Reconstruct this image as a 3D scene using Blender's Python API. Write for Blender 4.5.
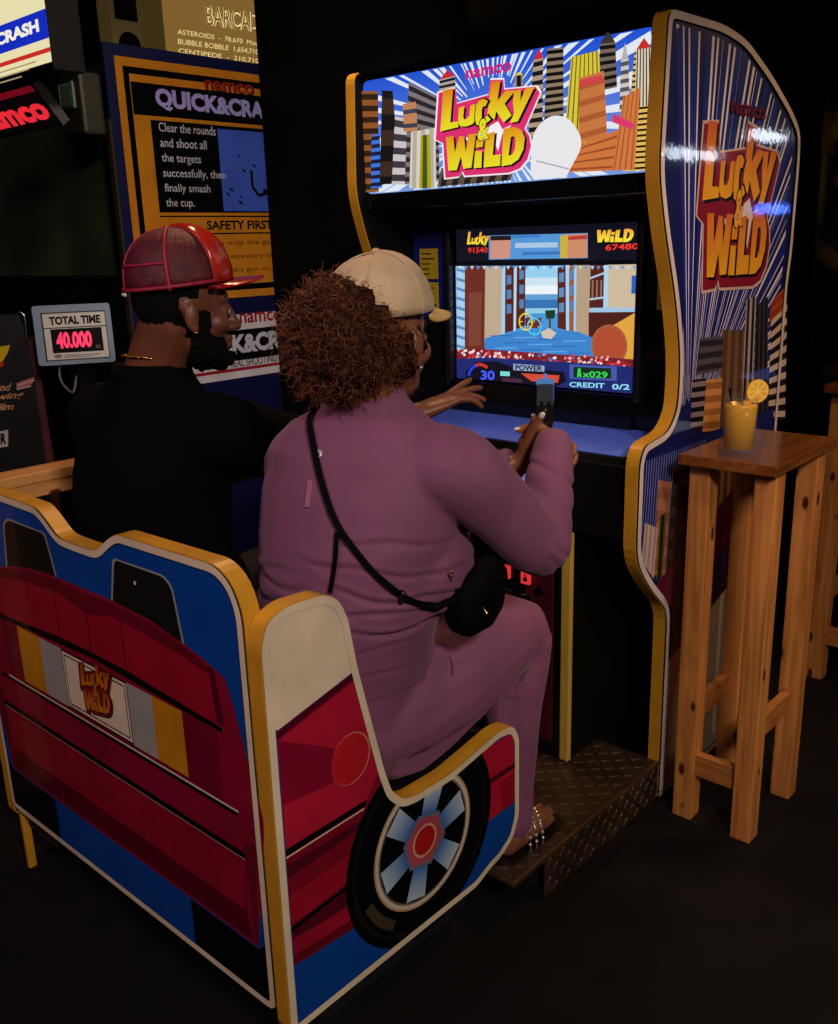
import bpy, bmesh, math, random
from mathutils import Vector, Matrix, Quaternion, noise
from mathutils.geometry import tessellate_polygon
from mathutils.bvhtree import BVHTree
from math import sin, cos, radians, pi, atan2, hypot, sqrt

for o in list(bpy.data.objects): bpy.data.objects.remove(o)
scene = bpy.context.scene
COL = scene.collection
random.seed(7)
V = Vector

# ------------------------------------------------------------------ camera
W, H = 838, 1024
F_PX, PITCH, ROLL, YAW, EYE = 938.0, radians(15.95), radians(-1.75), radians(42.43), 1.5
_hd = V((-sin(YAW), cos(YAW), 0)); _z = V((0, 0, 1))
CF = _hd*cos(PITCH) - _z*sin(PITCH)
_r = CF.cross(_z).normalized(); _u = _r.cross(CF)
CR = _r*cos(ROLL) + _u*sin(ROLL)
CU = -_r*sin(ROLL) + _u*cos(ROLL)
CO = V((0, 0, EYE))
cam_data = bpy.data.cameras.new('camera'); cam = bpy.data.objects.new('camera', cam_data); COL.objects.link(cam)
cam_data.sensor_fit = 'HORIZONTAL'; cam_data.sensor_width = 36; cam_data.lens = F_PX/W*36
cam_data.clip_start = 0.02
_m = Matrix((CR, CU, -CF)).transposed().to_4x4(); _m.translation = CO
cam.matrix_world = _m
scene.camera = cam

def ray(px, py): return CF*F_PX + CR*(px-W/2) - CU*(py-H/2)
def at(px, py, ax, v):            # point of a real plane (X, Y or Z = v) seen at a photo position
    d = ray(px, py); i = 'XYZ'.index(ax); return CO + d*((v-CO[i])/d[i])

# ------------------------------------------------------------------ world, view, lamps
scene.view_settings.view_transform = 'Standard'; scene.view_settings.look = 'None'
scene.view_settings.gamma = 1.0; scene.view_settings.exposure = 0.0; scene.view_settings.use_curve_mapping = False
world = bpy.data.worlds.new('dark_room'); scene.world = world; world.use_nodes = True
bg = world.node_tree.nodes['Background']; bg.inputs[0].default_value = (0.55, 0.45, 0.6, 1); bg.inputs[1].default_value = 0.0008

def spot(name, loc, target, power, col, size=70, rad=0.12, blend=0.6):
    l = bpy.data.lights.new(name, 'SPOT'); l.energy = power; l.color = col; l.spot_size = radians(size); l.spot_blend = blend; l.shadow_soft_size = rad
    o = bpy.data.objects.new(name, l); COL.objects.link(o); o.location = loc
    o.rotation_euler = (V(target)-V(loc)).to_track_quat('-Z', 'Y').to_euler(); return o
def point(name, loc, power, col, rad=0.1):
    l = bpy.data.lights.new(name, 'POINT'); l.energy = power; l.color = col; l.shadow_soft_size = rad
    o = bpy.data.objects.new(name, l); COL.objects.link(o); o.location = loc; return o
# unseen ceiling lamps of the bar, plus a spot added for the cabinet side
spot('overhead_light', (1.35, -0.25, 2.75), (-1.3, 1.15, 0.6), 235, (1.0, 0.84, 0.74), 58, 0.22)
spot('overhead_light', (-1.5, -1.2, 2.75), (-1.6, 0.9, 0.7), 66, (1.0, 0.66, 0.74), 66, 0.22)
spot('overhead_light', (-0.15, 3.0, 2.75), (-0.95, 2.2, 0.8), 42, (1.0, 0.66, 0.30), 60, 0.08)
spot('overhead_light', (0.95, 1.35, 2.75), (-1.05, 2.3, 1.0), 88, (1.0, 0.74, 0.46), 40, 0.12)  # no such lamp seen; spot added to brighten the printed cabinet side
spot('overhead_light', (-2.25, 1.95, 2.75), (-1.6, 1.2, 1.3), 42, (1.0, 0.58, 0.30), 80, 0.10)
spot('overhead_light', (-1.3, 1.5, 2.75), (-3.0, 2.2, 1.6), 62, (1.0, 0.82, 0.66), 60, 0.10)
point('back_fill_light', (-0.5, 3.9, 2.4), 3.5, (1.0, 0.66, 0.3), 0.1)  # unseen point light added to bring out the column at the right

# ------------------------------------------------------------------ colour and materials
def lin(c):
    c = c/255.0
    return c/12.92 if c <= 0.04045 else ((c+0.055)/1.055)**2.4
def rgb(r, g, b): return (lin(r), lin(g), lin(b), 1.0)
MATS = {}
def mat(name, col, rough=0.5, metal=0.0, noise_amt=0.0, noise_scale=20.0, bump=0.0, bump_scale=80.0, coat=0.0, emit=None, emit_s=0.0, sheen=0.0, alpha=None, spec=None):
    if name in MATS: return MATS[name]
    m = bpy.data.materials.new(name); m.use_nodes = True; nt = m.node_tree; b = nt.nodes['Principled BSDF']
    b.inputs['Base Color'].default_value = col; b.inputs['Roughness'].default_value = rough; b.inputs['Metallic'].default_value = metal
    if spec is not None: b.inputs['Specular IOR Level'].default_value = spec
    b.inputs['Coat Weight'].default_value = coat; b.inputs['Coat Roughness'].default_value = 0.08
    if sheen: b.inputs['Sheen Weight'].default_value = sheen; b.inputs['Sheen Roughness'].default_value = 0.4
    if emit: b.inputs['Emission Color'].default_value = emit; b.inputs['Emission Strength'].default_value = emit_s
    tc = nt.nodes.new('ShaderNodeTexCoord')
    if noise_amt:
        n = nt.nodes.new('ShaderNodeTexNoise'); n.inputs['Scale'].default_value = noise_scale; n.inputs['Detail'].default_value = 6
        nt.links.new(tc.outputs['Object'], n.inputs['Vector'])
        mr = nt.nodes.new('ShaderNodeMapRange'); mr.inputs['From Min'].default_value = 0.3; mr.inputs['From Max'].default_value = 0.7
        mr.inputs['To Min'].default_value = 1-noise_amt; mr.inputs['To Max'].default_value = 1+noise_amt
        nt.links.new(n.outputs['Fac'], mr.inputs['Value'])
        mx = nt.nodes.new('ShaderNodeVectorMath'); mx.operation = 'SCALE'; mx.inputs[0].default_value = col[:3]
        nt.links.new(mr.outputs['Result'], mx.inputs['Scale']); nt.links.new(mx.outputs['Vector'], b.inputs['Base Color'])
    if bump:
        n2 = nt.nodes.new('ShaderNodeTexNoise'); n2.inputs['Scale'].default_value = bump_scale; n2.inputs['Detail'].default_value = 5
        nt.links.new(tc.outputs['Object'], n2.inputs['Vector'])
        bp = nt.nodes.new('ShaderNodeBump'); bp.inputs['Strength'].default_value = bump; bp.inputs['Distance'].default_value = 0.004
        nt.links.new(n2.outputs['Fac'], bp.inputs['Height']); nt.links.new(bp.outputs['Normal'], b.inputs['Normal'])
    MATS[name] = m; return m
def print_mat(name, rough=0.3, coat=0.4, wear=0.12, emit=0.0, tint=1.0, wobble=0.0):
    """flat print: colour comes from the mesh's own colour attribute"""
    if name in MATS: return MATS[name]
    m = bpy.data.materials.new(name); m.use_nodes = True; nt = m.node_tree; b = nt.nodes['Principled BSDF']
    a = nt.nodes.new('ShaderNodeAttribute'); a.attribute_name = 'Col'
    if emit:
        b.inputs['Base Color'].default_value = (0.01, 0.01, 0.01, 1); b.inputs['Roughness'].default_value = rough
        nt.links.new(a.outputs['Color'], b.inputs['Emission Color']); b.inputs['Emission Strength'].default_value = emit
    else:
        tc = nt.nodes.new('ShaderNodeTexCoord'); n = nt.nodes.new('ShaderNodeTexNoise'); n.inputs['Scale'].default_value = 9; n.inputs['Detail'].default_value = 8
        nt.links.new(tc.outputs['Object'], n.inputs['Vector'])
        mr = nt.nodes.new('ShaderNodeMapRange'); mr.inputs['From Min'].default_value = 0.3; mr.inputs['From Max'].default_value = 0.7
        mr.inputs['To Min'].default_value = tint*(1-wear); mr.inputs['To Max'].default_value = tint*(1+wear)
        nt.links.new(n.outputs['Fac'], mr.inputs['Value'])
        mx = nt.nodes.new('ShaderNodeVectorMath'); mx.operation = 'SCALE'
        nt.links.new(a.outputs['Color'], mx.inputs[0]); nt.links.new(mr.outputs['Result'], mx.inputs['Scale'])
        nt.links.new(mx.outputs['Vector'], b.inputs['Base Color'])
        b.inputs['Roughness'].default_value = rough; b.inputs['Specular IOR Level'].default_value = 0.06; b.inputs['Coat Weight'].default_value = coat; b.inputs['Coat Roughness'].default_value = 0.045
        if wobble:
            n2 = nt.nodes.new('ShaderNodeTexNoise'); n2.inputs['Scale'].default_value = 35
            nt.links.new(tc.outputs['Object'], n2.inputs['Vector'])
            bp = nt.nodes.new('ShaderNodeBump'); bp.inputs['Strength'].default_value = wobble; bp.inputs['Distance'].default_value = 0.003
            nt.links.new(n2.outputs['Fac'], bp.inputs['Height']); nt.links.new(bp.outputs['Normal'], b.inputs['Normal']); nt.links.new(bp.outputs['Normal'], b.inputs['Coat Normal'])
    MATS[name] = m; return m
def wood_mat(name, c1, c2, rough=0.45, axis='Z', knots=True):
    if name in MATS: return MATS[name]
    m = bpy.data.materials.new(name); m.use_nodes = True; nt = m.node_tree; b = nt.nodes['Principled BSDF']
    tc = nt.nodes.new('ShaderNodeTexCoord'); mp = nt.nodes.new('ShaderNodeMapping')
    sc = {'Z': (26, 26, 1.6), 'Y': (26, 1.6, 26), 'X': (1.6, 26, 26)}[axis]; mp.inputs['Scale'].default_value = sc
    nt.links.new(tc.outputs['Object'], mp.inputs['Vector'])
    n = nt.nodes.new('ShaderNodeTexNoise'); n.inputs['Scale'].default_value = 1.5; n.inputs['Detail'].default_value = 7; n.inputs['Distortion'].default_value = 1.2
    nt.links.new(mp.outputs['Vector'], n.inputs['Vector'])
    cr = nt.nodes.new('ShaderNodeValToRGB'); cr.color_ramp.elements[0].position = 0.3; cr.color_ramp.elements[0].color = c2; cr.color_ramp.elements[1].position = 0.68; cr.color_ramp.elements[1].color = c1
    nt.links.new(n.outputs['Fac'], cr.inputs['Fac']); out = cr.outputs['Color']
    if knots:
        mp2 = nt.nodes.new('ShaderNodeMapping'); mp2.inputs['Scale'].default_value = {'Z': (16, 16, 7), 'Y': (16, 7, 16), 'X': (7, 16, 16)}[axis]
        nt.links.new(tc.outputs['Object'], mp2.inputs['Vector'])
        vo = nt.nodes.new('ShaderNodeTexVoronoi'); vo.inputs['Scale'].default_value = 1.0; nt.links.new(mp2.outputs['Vector'], vo.inputs['Vector'])
        kr = nt.nodes.new('ShaderNodeValToRGB'); kr.color_ramp.elements[0].position = 0.10; kr.color_ramp.elements[0].color = (0.12, 0.06, 0.03, 1); kr.color_ramp.elements[1].position = 0.16; kr.color_ramp.elements[1].color = (1, 1, 1, 1)
        nt.links.new(vo.outputs['Distance'], kr.inputs['Fac'])
        mu = nt.nodes.new('ShaderNodeMix'); mu.data_type = 'RGBA'; mu.blend_type = 'MULTIPLY'; mu.inputs[0].default_value = 1
        nt.links.new(out, mu.inputs[6]); nt.links.new(kr.outputs['Color'], mu.inputs[7]); out = mu.outputs[2]
    nt.links.new(out, b.inputs['Base Color']); b.inputs['Roughness'].default_value = rough
    bp = nt.nodes.new('ShaderNodeBump'); bp.inputs['Strength'].default_value = 0.15; bp.inputs['Distance'].default_value = 0.002
    nt.links.new(n.outputs['Fac'], bp.inputs['Height']); nt.links.new(bp.outputs['Normal'], b.inputs['Normal'])
    MATS[name] = m; return m

M_BLACK = mat('black_laminate', rgb(7, 7, 8), 0.5, noise_amt=0.2, spec=0.25)
M_GLOSSBLACK = mat('gloss_black_plastic', rgb(10, 10, 12), 0.16)
M_MATTEBLACK = mat('matte_black_paint', rgb(7, 7, 8), 0.8)
M_YELLOW = mat('yellow_edge_moulding', rgb(205, 146, 38), 0.38, noise_amt=0.1, noise_scale=12)
M_PALEYELLOW = mat('pale_edge_moulding', rgb(196, 160, 70), 0.38, noise_amt=0.1, noise_scale=12)
M_CHROME = mat('worn_chrome', rgb(200, 200, 205), 0.25, 1.0)
M_GOLD = mat('gold_metal', rgb(235, 180, 90), 0.22, 1.0)

# ------------------------------------------------------------------ object helpers
def link(name, me, m=None, parent=None, smooth=False):
    o = bpy.data.objects.new(name, me); COL.objects.link(o)
    if m: me.materials.append(m)
    if smooth:
        for p in me.polygons: p.use_smooth = True
    if parent: o.parent = parent; o.matrix_parent_inverse = parent.matrix_basis.inverted()
    return o
def obj(name, bm, m=None, parent=None, smooth=False):
    me = bpy.data.meshes.new(name); bmesh.ops.recalc_face_normals(bm, faces=bm.faces[:]); bm.to_mesh(me); bm.free(); return link(name, me, m, parent, smooth)
def tag(o, label=None, cat=None, group=None, kind=None):
    if label: o['label'] = label
    if cat: o['category'] = cat
    if group: o['group'] = group
    if kind: o['kind'] = kind
    return o
def thing(name, label, cat, loc=(0, 0, 0), group=None):
    o = bpy.data.objects.new(name, None); COL.objects.link(o); o.location = loc; o.empty_display_size = 0.1
    bpy.context.view_layer.update()
    return tag(o, label, cat, group)
def BM(): return bmesh.new()
def box(bm, x0, x1, y0, y1, z0, z1, bev=0.0):
    r = bmesh.ops.create_cube(bm, size=1.0); vs = r['verts']
    for v in vs: v.co = V(((x0+x1)/2 + v.co.x*(x1-x0), (y0+y1)/2 + v.co.y*(y1-y0), (z0+z1)/2 + v.co.z*(z1-z0)))
    if bev:
        es = list({e for v in vs for e in v.link_edges})
        bmesh.ops.bevel(bm, geom=es, offset=bev, segments=2, profile=0.6, affect='EDGES')
    return bm
def bx(name, x0, x1, y0, y1, z0, z1, m, parent=None, bev=0.0): return obj(name, box(BM(), x0, x1, y0, y1, z0, z1, bev), m, parent)
def prism(bm, pts, fn, h0, h1):
    """outline (u,v) pushed from h0 to h1, fn(u,v,h) -> point; concave outlines allowed"""
    a = [bm.verts.new(fn(u, v, h0)) for u, v in pts]; b = [bm.verts.new(fn(u, v, h1)) for u, v in pts]; n = len(pts)
    for i in range(n): bm.faces.new((a[i], a[(i+1) % n], b[(i+1) % n], b[i]))
    for t in tessellate_polygon([[V((u, v, 0)) for u, v in pts]]):
        try: bm.faces.new([a[i] for i in t]); bm.faces.new([b[i] for i in t])
        except ValueError: pass
    return bm
def catmull(pts, n=6, closed=False):
    out = []; N = len(pts); P = [V(p) for p in pts]
    for i in range(N if closed else N-1):
        g = lambda k: P[k % N] if closed else P[max(0, min(N-1, k))]
        p0, p1, p2, p3 = g(i-1), g(i), g(i+1), g(i+2)
        for k in range(n):
            t = k/n; out.append(0.5*((2*p1)+(p2-p0)*t+(2*p0-5*p1+4*p2-p3)*t*t+(3*p1-p0-3*p2+p3)*t**3))
    if not closed: out.append(P[-1])
    return out
def tube(bm, pts, radii, seg=12, cap=True, flat=None):
    """tapered tube through pts, rounded ends; flat=(ratio, axis) squashes it along axis"""
    P = [V(p) for p in pts]; R = list(radii) if hasattr(radii, '__len__') else [radii]*len(P)
    if cap:
        d0 = (P[0]-P[1]).normalized(); d1 = (P[-1]-P[-2]).normalized(); r0, r1 = R[0], R[-1]
        pre = [(P[0]+d0*r0*k, r0*sqrt(max(1e-4, 1-k*k))) for k in (0.97, 0.8, 0.5)]; post = [(P[-1]+d1*r1*k, r1*sqrt(max(1e-4, 1-k*k))) for k in (0.5, 0.8, 0.97)]
        P = [p for p, _ in pre]+P+[p for p, _ in post]; R = [r for _, r in pre]+R+[r for _, r in post]
    n = len(P); prev = None; rings = []
    for i in range(n):
        t = (P[min(i+1, n-1)]-P[max(i-1, 0)]).normalized()
        if prev is None:
            x = t.orthogonal().normalized()
        else: x = (prev - t*prev.dot(t)); x = x.normalized() if x.length > 1e-6 else t.orthogonal().normalized()
        prev = x; y = t.cross(x); ring = []
        for k in range(seg):
            a = 2*pi*k/seg; off = (x*cos(a)+y*sin(a))*R[i]
            if flat: ax = flat[1]; off = off - ax*off.dot(ax)*(1-flat[0])
            ring.append(bm.verts.new(P[i]+off))
        rings.append(ring)
    for a, b in zip(rings, rings[1:]):
        for k in range(seg): bm.faces.new((a[k], a[(k+1) % seg], b[(k+1) % seg], b[k]))
    bm.faces.new(rings[0][::-1]); bm.faces.new(rings[-1]); return bm
def stube(bm, pts, radii, n=5, seg=14, **k):
    P = catmull(pts, n); R = [v.x for v in catmull([(r, 0, 0) for r in radii], n)]
    return tube(bm, P, R, seg, **k)
def ellipsoid(bm, c, r, fr=None, seg=20, rings=14):
    """fr = (right, forward, up) axes"""
    ax = fr or (V((1, 0, 0)), V((0, 1, 0)), V((0, 0, 1))); c = V(c)
    res = bmesh.ops.create_uvsphere(bm, u_segments=seg, v_segments=rings, radius=1.0)
    for v in res['verts']: p = v.co.copy(); v.co = c + ax[0]*p.x*r[0] + ax[1]*p.y*r[1] + ax[2]*p.z*r[2]
    return res['verts']
def loft(bm, rings, seg=28, p=2.0):
    """rings of (centre, axis_a, axis_b, a, b[, power])"""
    RR = []
    for rg in rings:
        c, xa, xb, a, b = rg[:5]; q = rg[5] if len(rg) > 5 else p
        ring = []
        for k in range(seg):
            t = 2*pi*k/seg; cs, sn = cos(t), sin(t)
            u = math.copysign(abs(cs)**(2/q), cs)*a; w = math.copysign(abs(sn)**(2/q), sn)*b
            ring.append(bm.verts.new(V(c)+V(xa)*u+V(xb)*w))
        RR.append(ring)
    for a, b in zip(RR, RR[1:]):
        for k in range(seg): bm.faces.new((a[k], a[(k+1) % seg], b[(k+1) % seg], b[k]))
    bm.faces.new(RR[0][::-1]); bm.faces.new(RR[-1]); return bm
def lathe(bm, prof, c, seg=24, ax=(V((1, 0, 0)), V((0, 1, 0)), V((0, 0, 1)))):
    c = V(c); rings = []
    for r, z in prof: rings.append([bm.verts.new(c+ax[0]*r*cos(2*pi*k/seg)+ax[1]*r*sin(2*pi*k/seg)+ax[2]*z) for k in range(seg)])
    for a, b in zip(rings, rings[1:]):
        for k in range(seg): bm.faces.new((a[k], a[(k+1) % seg], b[(k+1) % seg], b[k]))
    bm.faces.new(rings[0][::-1]); bm.faces.new(rings[-1]); return bm
def fuse(bm, voxel=0.005, smooth=6, fac=0.5):
    """closed shells -> one continuous skin (mesh data)"""
    me = bpy.data.meshes.new('tmp'); bm.to_mesh(me); bm.free(); o = bpy.data.objects.new('tmp', me); COL.objects.link(o)
    r = o.modifiers.new('r', 'REMESH'); r.mode = 'VOXEL'; r.voxel_size = voxel; r.use_smooth_shade = True
    if smooth: s = o.modifiers.new('s', 'SMOOTH'); s.iterations = smooth; s.factor = fac
    dg = bpy.context.evaluated_depsgraph_get(); ev = o.evaluated_get(dg); out = bpy.data.meshes.new_from_object(ev)
    bpy.data.objects.remove(o); bpy.data.meshes.remove(me)
    for p in out.polygons: p.use_smooth = True
    return out
def round_poly(pts, r, n=5):
    out = []; N = len(pts)
    for i in range(N):
        rr = r[i] if hasattr(r, '__len__') else r
        p = V(pts[i]).to_2d(); a = V(pts[i-1]).to_2d()-p; b = V(pts[(i+1) % N]).to_2d()-p
        rr = min(rr, a.length*0.48, b.length*0.48)
        if rr < 1e-5: out.append((p.x, p.y)); continue
        A = p+a.normalized()*rr; B = p+b.normalized()*rr
        for k in range(n+1):
            t = k/n; q = A*(1-t)**2+p*2*t*(1-t)+B*t*t; out.append((q.x, q.y))
    return out
def area2(p): return sum(p[i-1][0]*p[i][1]-p[i][0]*p[i-1][1] for i in range(len(p)))/2
def inset(pts, d):
    s = 1 if area2(pts) > 0 else -1; out = []; N = len(pts)
    for i in range(N):
        a, p, b = V(pts[i-1]).to_2d(), V(pts[i]).to_2d(), V(pts[(i+1) % N]).to_2d()
        e1, e2 = (p-a), (b-p)
        if e1.length < 1e-7 or e2.length < 1e-7: out.append((p.x, p.y)); continue
        e1.normalize(); e2.normalize(); n = V((-e1.y-e2.y, e1.x+e2.x)); n = n.normalized() if n.length > 1e-6 else V((-e1.y, e1.x))
        k = 1/max(0.5, n.dot(V((-e1.y, e1.x)))); q = p+n*d*s*k; out.append((q.x, q.y))
    return out

# ------------------------------------------------------------------ flat print
_fontcache = {}
def glyphs(txt, bold=0.0, shear=0.0, spacing=1.0):
    key = (txt, bold, shear, spacing)
    if key in _fontcache: return _fontcache[key]
    cu = bpy.data.curves.new('t', 'FONT'); cu.body = txt; cu.fill_mode = 'FRONT'; cu.offset = bold; cu.shear = shear; cu.space_character = spacing; cu.resolution_u = 3
    o = bpy.data.objects.new('t', cu); COL.objects.link(o)
    ev = o.evaluated_get(bpy.context.evaluated_depsgraph_get()); me = ev.to_mesh(); me.calc_loop_triangles()
    vs = [(v.co.x, v.co.y) for v in me.vertices]; tris = [[vs[i] for i in t.vertices] for t in me.loop_triangles]; ev.to_mesh_clear()
    bpy.data.objects.remove(o); bpy.data.curves.remove(cu)
    xs = [p[0] for p in vs]; ys = [p[1] for p in vs]; x0, x1, y0, y1 = min(xs), max(xs), min(ys), max(ys)
    tris = [[((x-x0)/(x1-x0), (y-y0)/(y1-y0)) for x, y in t] for t in tris]
    _fontcache[key] = (tris, (x1-x0)/(y1-y0)); return _fontcache[key]
class Art:
    """print on one flat face: loops of (u,v) in layers, each with a colour"""
    def __init__(s, fn, step=0.00007): s.fn = fn; s.step = step; s.v = []; s.f = []; s.c = []; s.layer = 1
    def tri(s, pts, cols):
        i = len(s.v); h = s.layer*s.step
        for p in pts: s.v.append(s.fn(p[0], p[1], h))
        s.f.append((i, i+1, i+2)); s.c += cols
    def poly(s, pts, col, holes=()):
        loops = [list(pts)]+[list(h) for h in holes]; flat = [p for l in loops for p in l]
        for t in tessellate_polygon([[V((p[0], p[1], 0)) for p in l] for l in loops]):
            P = [flat[i] for i in t]; s.tri(P, [col(p) if callable(col) else col for p in P])
        s.layer += 0.02; return s
    def up(s): s.layer = math.floor(s.layer)+1; return s
    def line(s, a, b, w, col, w2=None):
        a, b = V(a).to_2d(), V(b).to_2d(); d = (b-a)
        if d.length < 1e-8: return
        n = V((-d.y, d.x)).normalized(); w2 = w if w2 is None else w2
        s.poly([tuple(a+n*w/2), tuple(a-n*w/2), tuple(b-n*w2/2), tuple(b+n*w2/2)], col)
    def path(s, pts, w, col, closed=False):
        P = list(pts)+([pts[0]] if closed else [])
        for a, b in zip(P, P[1:]): s.line(a, b, w, col)
    def band(s, outer, d0, d1, col):
        a = inset(outer, d0); b = inset(outer, d1); n = len(a)
        for i in range(n):
            j = (i+1) % n; s.tri([a[i], a[j], b[j]], [col]*3); s.tri([a[i], b[j], b[i]], [col]*3)
        s.layer += 0.02
    def text(s, txt, o, du, dv, col, bold=0.0, shear=0.0):
        """affine: o bottom-left, du full width vector, dv full height vector"""
        tr, _ = glyphs(txt, bold, shear); o, du, dv = V(o).to_2d(), V(du).to_2d(), V(dv).to_2d()
        for t in tr:
            P = [tuple(o+du*x+dv*y) for x, y in t]; s.tri(P, [col(p) if callable(col) else col for p in P])
        s.layer += 0.02
    def disc(s, c, r, col, n=32, ry=None): s.poly([(c[0]+r*cos(2*pi*k/n), c[1]+(ry or r)*sin(2*pi*k/n)) for k in range(n)], col)
    def ring(s, c, r0, r1, col, n=40):
        for k in range(n):
            a, b = 2*pi*k/n, 2*pi*(k+1)/n; P = [(c[0]+r*cos(t), c[1]+r*sin(t)) for r, t in ((r0, a), (r1, a), (r1, b), (r0, b))]
            s.tri(P[:3], [col]*3); s.tri([P[0], P[2], P[3]], [col]*3)
        s.layer += 0.02
    def build(s, name, m, parent):
        me = bpy.data.meshes.new(name); me.from_pydata([tuple(p) for p in s.v], [], s.f)
        at_ = me.attributes.new('Col', 'FLOAT_COLOR', 'CORNER')
        flat = [x for c in s.c for x in c]; at_.data.foreach_set('color', flat)
        return link(name, me, m, parent)
def zoom(ox, oy, sc, ax, v):
    """photo detail (origin, magnification) -> (u,v) on a plane of the place: X=v gives (Y,Z), Y=v gives (X,Z)"""
    i, j = {'X': (1, 2), 'Y': (0, 2), 'Z': (0, 1)}[ax]
    def f(*pts):
        out = []
        for (x, y) in pts: p = at(ox+x/sc, oy+y/sc, ax, v); out.append((p[i], p[j]))
        return out
    return f
def text3(art, zf, txt, bl, br, tl, col, bold=0.0, shear=0.0):
    a, b, c = [V(p) for p in zf(bl, br, tl)]; art.text(txt, a, b-a, c-a, col, bold, shear)

# the game's word mark, drawn as loops (taken once, then laid on each face)
LG = dict(
 back=[(58, 440), (160, 412), (168, 505), (300, 468), (358, 452), (368, 362), (448, 360), (452, 420), (640, 402), (668, 440), (575, 655), (604, 700), (614, 760), (592, 840), (545, 895), (480, 920), (215, 938), (202, 912), (182, 942), (98, 952), (85, 742), (40, 722)],
 L=[(85, 425), (145, 412), (128, 618), (172, 612), (178, 645), (68, 672)],
 u=[(180, 528), (213, 520), (206, 585), (212, 600), (228, 596), (243, 575), (250, 515), (290, 505), (280, 600), (262, 628), (225, 642), (190, 640), (175, 622)],
 c=[(355, 488), (330, 475), (300, 485), (283, 515), (277, 590), (285, 630), (310, 640), (345, 622), (372, 600), (352, 575), (330, 592), (318, 590), (318, 545), (325, 520), (340, 520)],
 k=[(375, 372), (430, 366), (413, 485), (462, 428), (520, 425), (455, 505), (498, 575), (450, 618), (405, 550), (395, 600), (352, 570)],
 y=[(512, 428), (555, 418), (550, 490), (582, 412), (636, 405), (535, 612), (488, 620), (514, 560), (506, 500)],
 W=[(102, 706), (148, 700), (156, 800), (182, 702), (212, 702), (222, 800), (238, 690), (284, 684), (256, 890), (208, 896), (192, 822), (168, 905), (118, 908)],
 d=[(287, 722), (330, 718), (324, 765), (282, 770)], i=[(279, 790), (320, 788), (317, 890), (270, 892)],
 M=[(342, 690), (398, 672), (385, 815), (432, 810), (430, 878), (330, 888)],
 D=[(450, 655), (520, 645), (560, 665), (578, 710), (570, 780), (540, 840), (495, 872), (438, 880)], Dh=[(495, 705), (512, 700), (524, 720), (519, 780), (502, 812), (480, 818)])
_zl = zoom(430, 20, 6.023, 'Y', 2.03)
LGP = {k: _zl(*p) for k, p in LG.items()}
_bx = [p[0] for p in LGP['back']]; _by = [p[1] for p in LGP['back']]
LX0, LX1, LY0, LY1 = min(_bx), max(_bx), min(_by), max(_by)
LGN = {k: [((x-LX0)/(LX1-LX0), (y-LY0)/(LY1-LY0)) for x, y in p] for k, p in LGP.items()}
def wordmark(art, fn, back, top, low, edge=None, dark=(0.004, 0.003, 0.004, 1), only=None, star=None):
    """fn maps unit square to face; letters shade from low to top colour as printed"""
    P = {k: [fn(*q) for q in p] for k, p in LGN.items()}
    if not only:
        c = V((0.5, 0.5))
        if edge:
            art.poly([fn(*(c+(V(q)-c)*1.035)) for q in LGN['back']], edge); art.up()
        art.poly(P['back'], back); art.up()
        if star: art.poly([fn(*q) for q in ((0.26, 0.42), (0.40, 0.44), (0.62, 0.56), (0.66, 0.47), (0.75, 0.50), (0.66, 0.42), (0.62, 0.24), (0.56, 0.42), (0.44, 0.36), (0.38, 0.28), (0.36, 0.38))], star); art.up()
    rows = [('', 'L u k c y'.split()), ('', 'W d i M D'.split())]
    names = only or (rows[0][1]+rows[1][1])
    for k in names:
        art.poly([fn(q[0]+(0.02 if k != 'c' else 0.008), q[1]-(0.018 if k != 'c' else 0.006)) for q in (inset(LGN[k], -0.016) if k == 'c' else LGN[k])], dark, [[fn(q[0]+0.02, q[1]-0.018) for q in LGN['Dh']]] if k == 'D' else ()); art.up()
        lo, hi = min(q[1] for q in LGN[k]), max(q[1] for q in LGN[k])
        lo, hi = (0.47, 0.95) if k in 'Lucky' else (0.05, 0.52)
        inv = {}
        for q in LGN[k]+LGN['Dh']: w = fn(*q); inv[(round(w[0], 7), round(w[1], 7))] = q[1]
        def colf(p, inv=inv, lo=lo, hi=hi):
            y = inv.get((round(p[0], 7), round(p[1], 7)), lo); t = max(0, min(1, (y-lo)/(hi-lo)*1.3-0.3)); return tuple(low[j]*(1-t)+top[j]*t for j in range(3))+(1,)
        art.poly(P[k], colf, [P['Dh']] if k == 'D' else ()); art.up()
    art.up()
    if not only:
        o = V(fn(0.425, 0.37)); du = V(fn(0.535, 0.385))-o; dv = V(fn(0.435, 0.60))-o
        art.text('&', o-du*0.06-dv*0.04, du*1.15, dv*1.1, dark, 0.05); art.up(); art.text('&', o, du, dv, low, 0.03); art.up()
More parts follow.
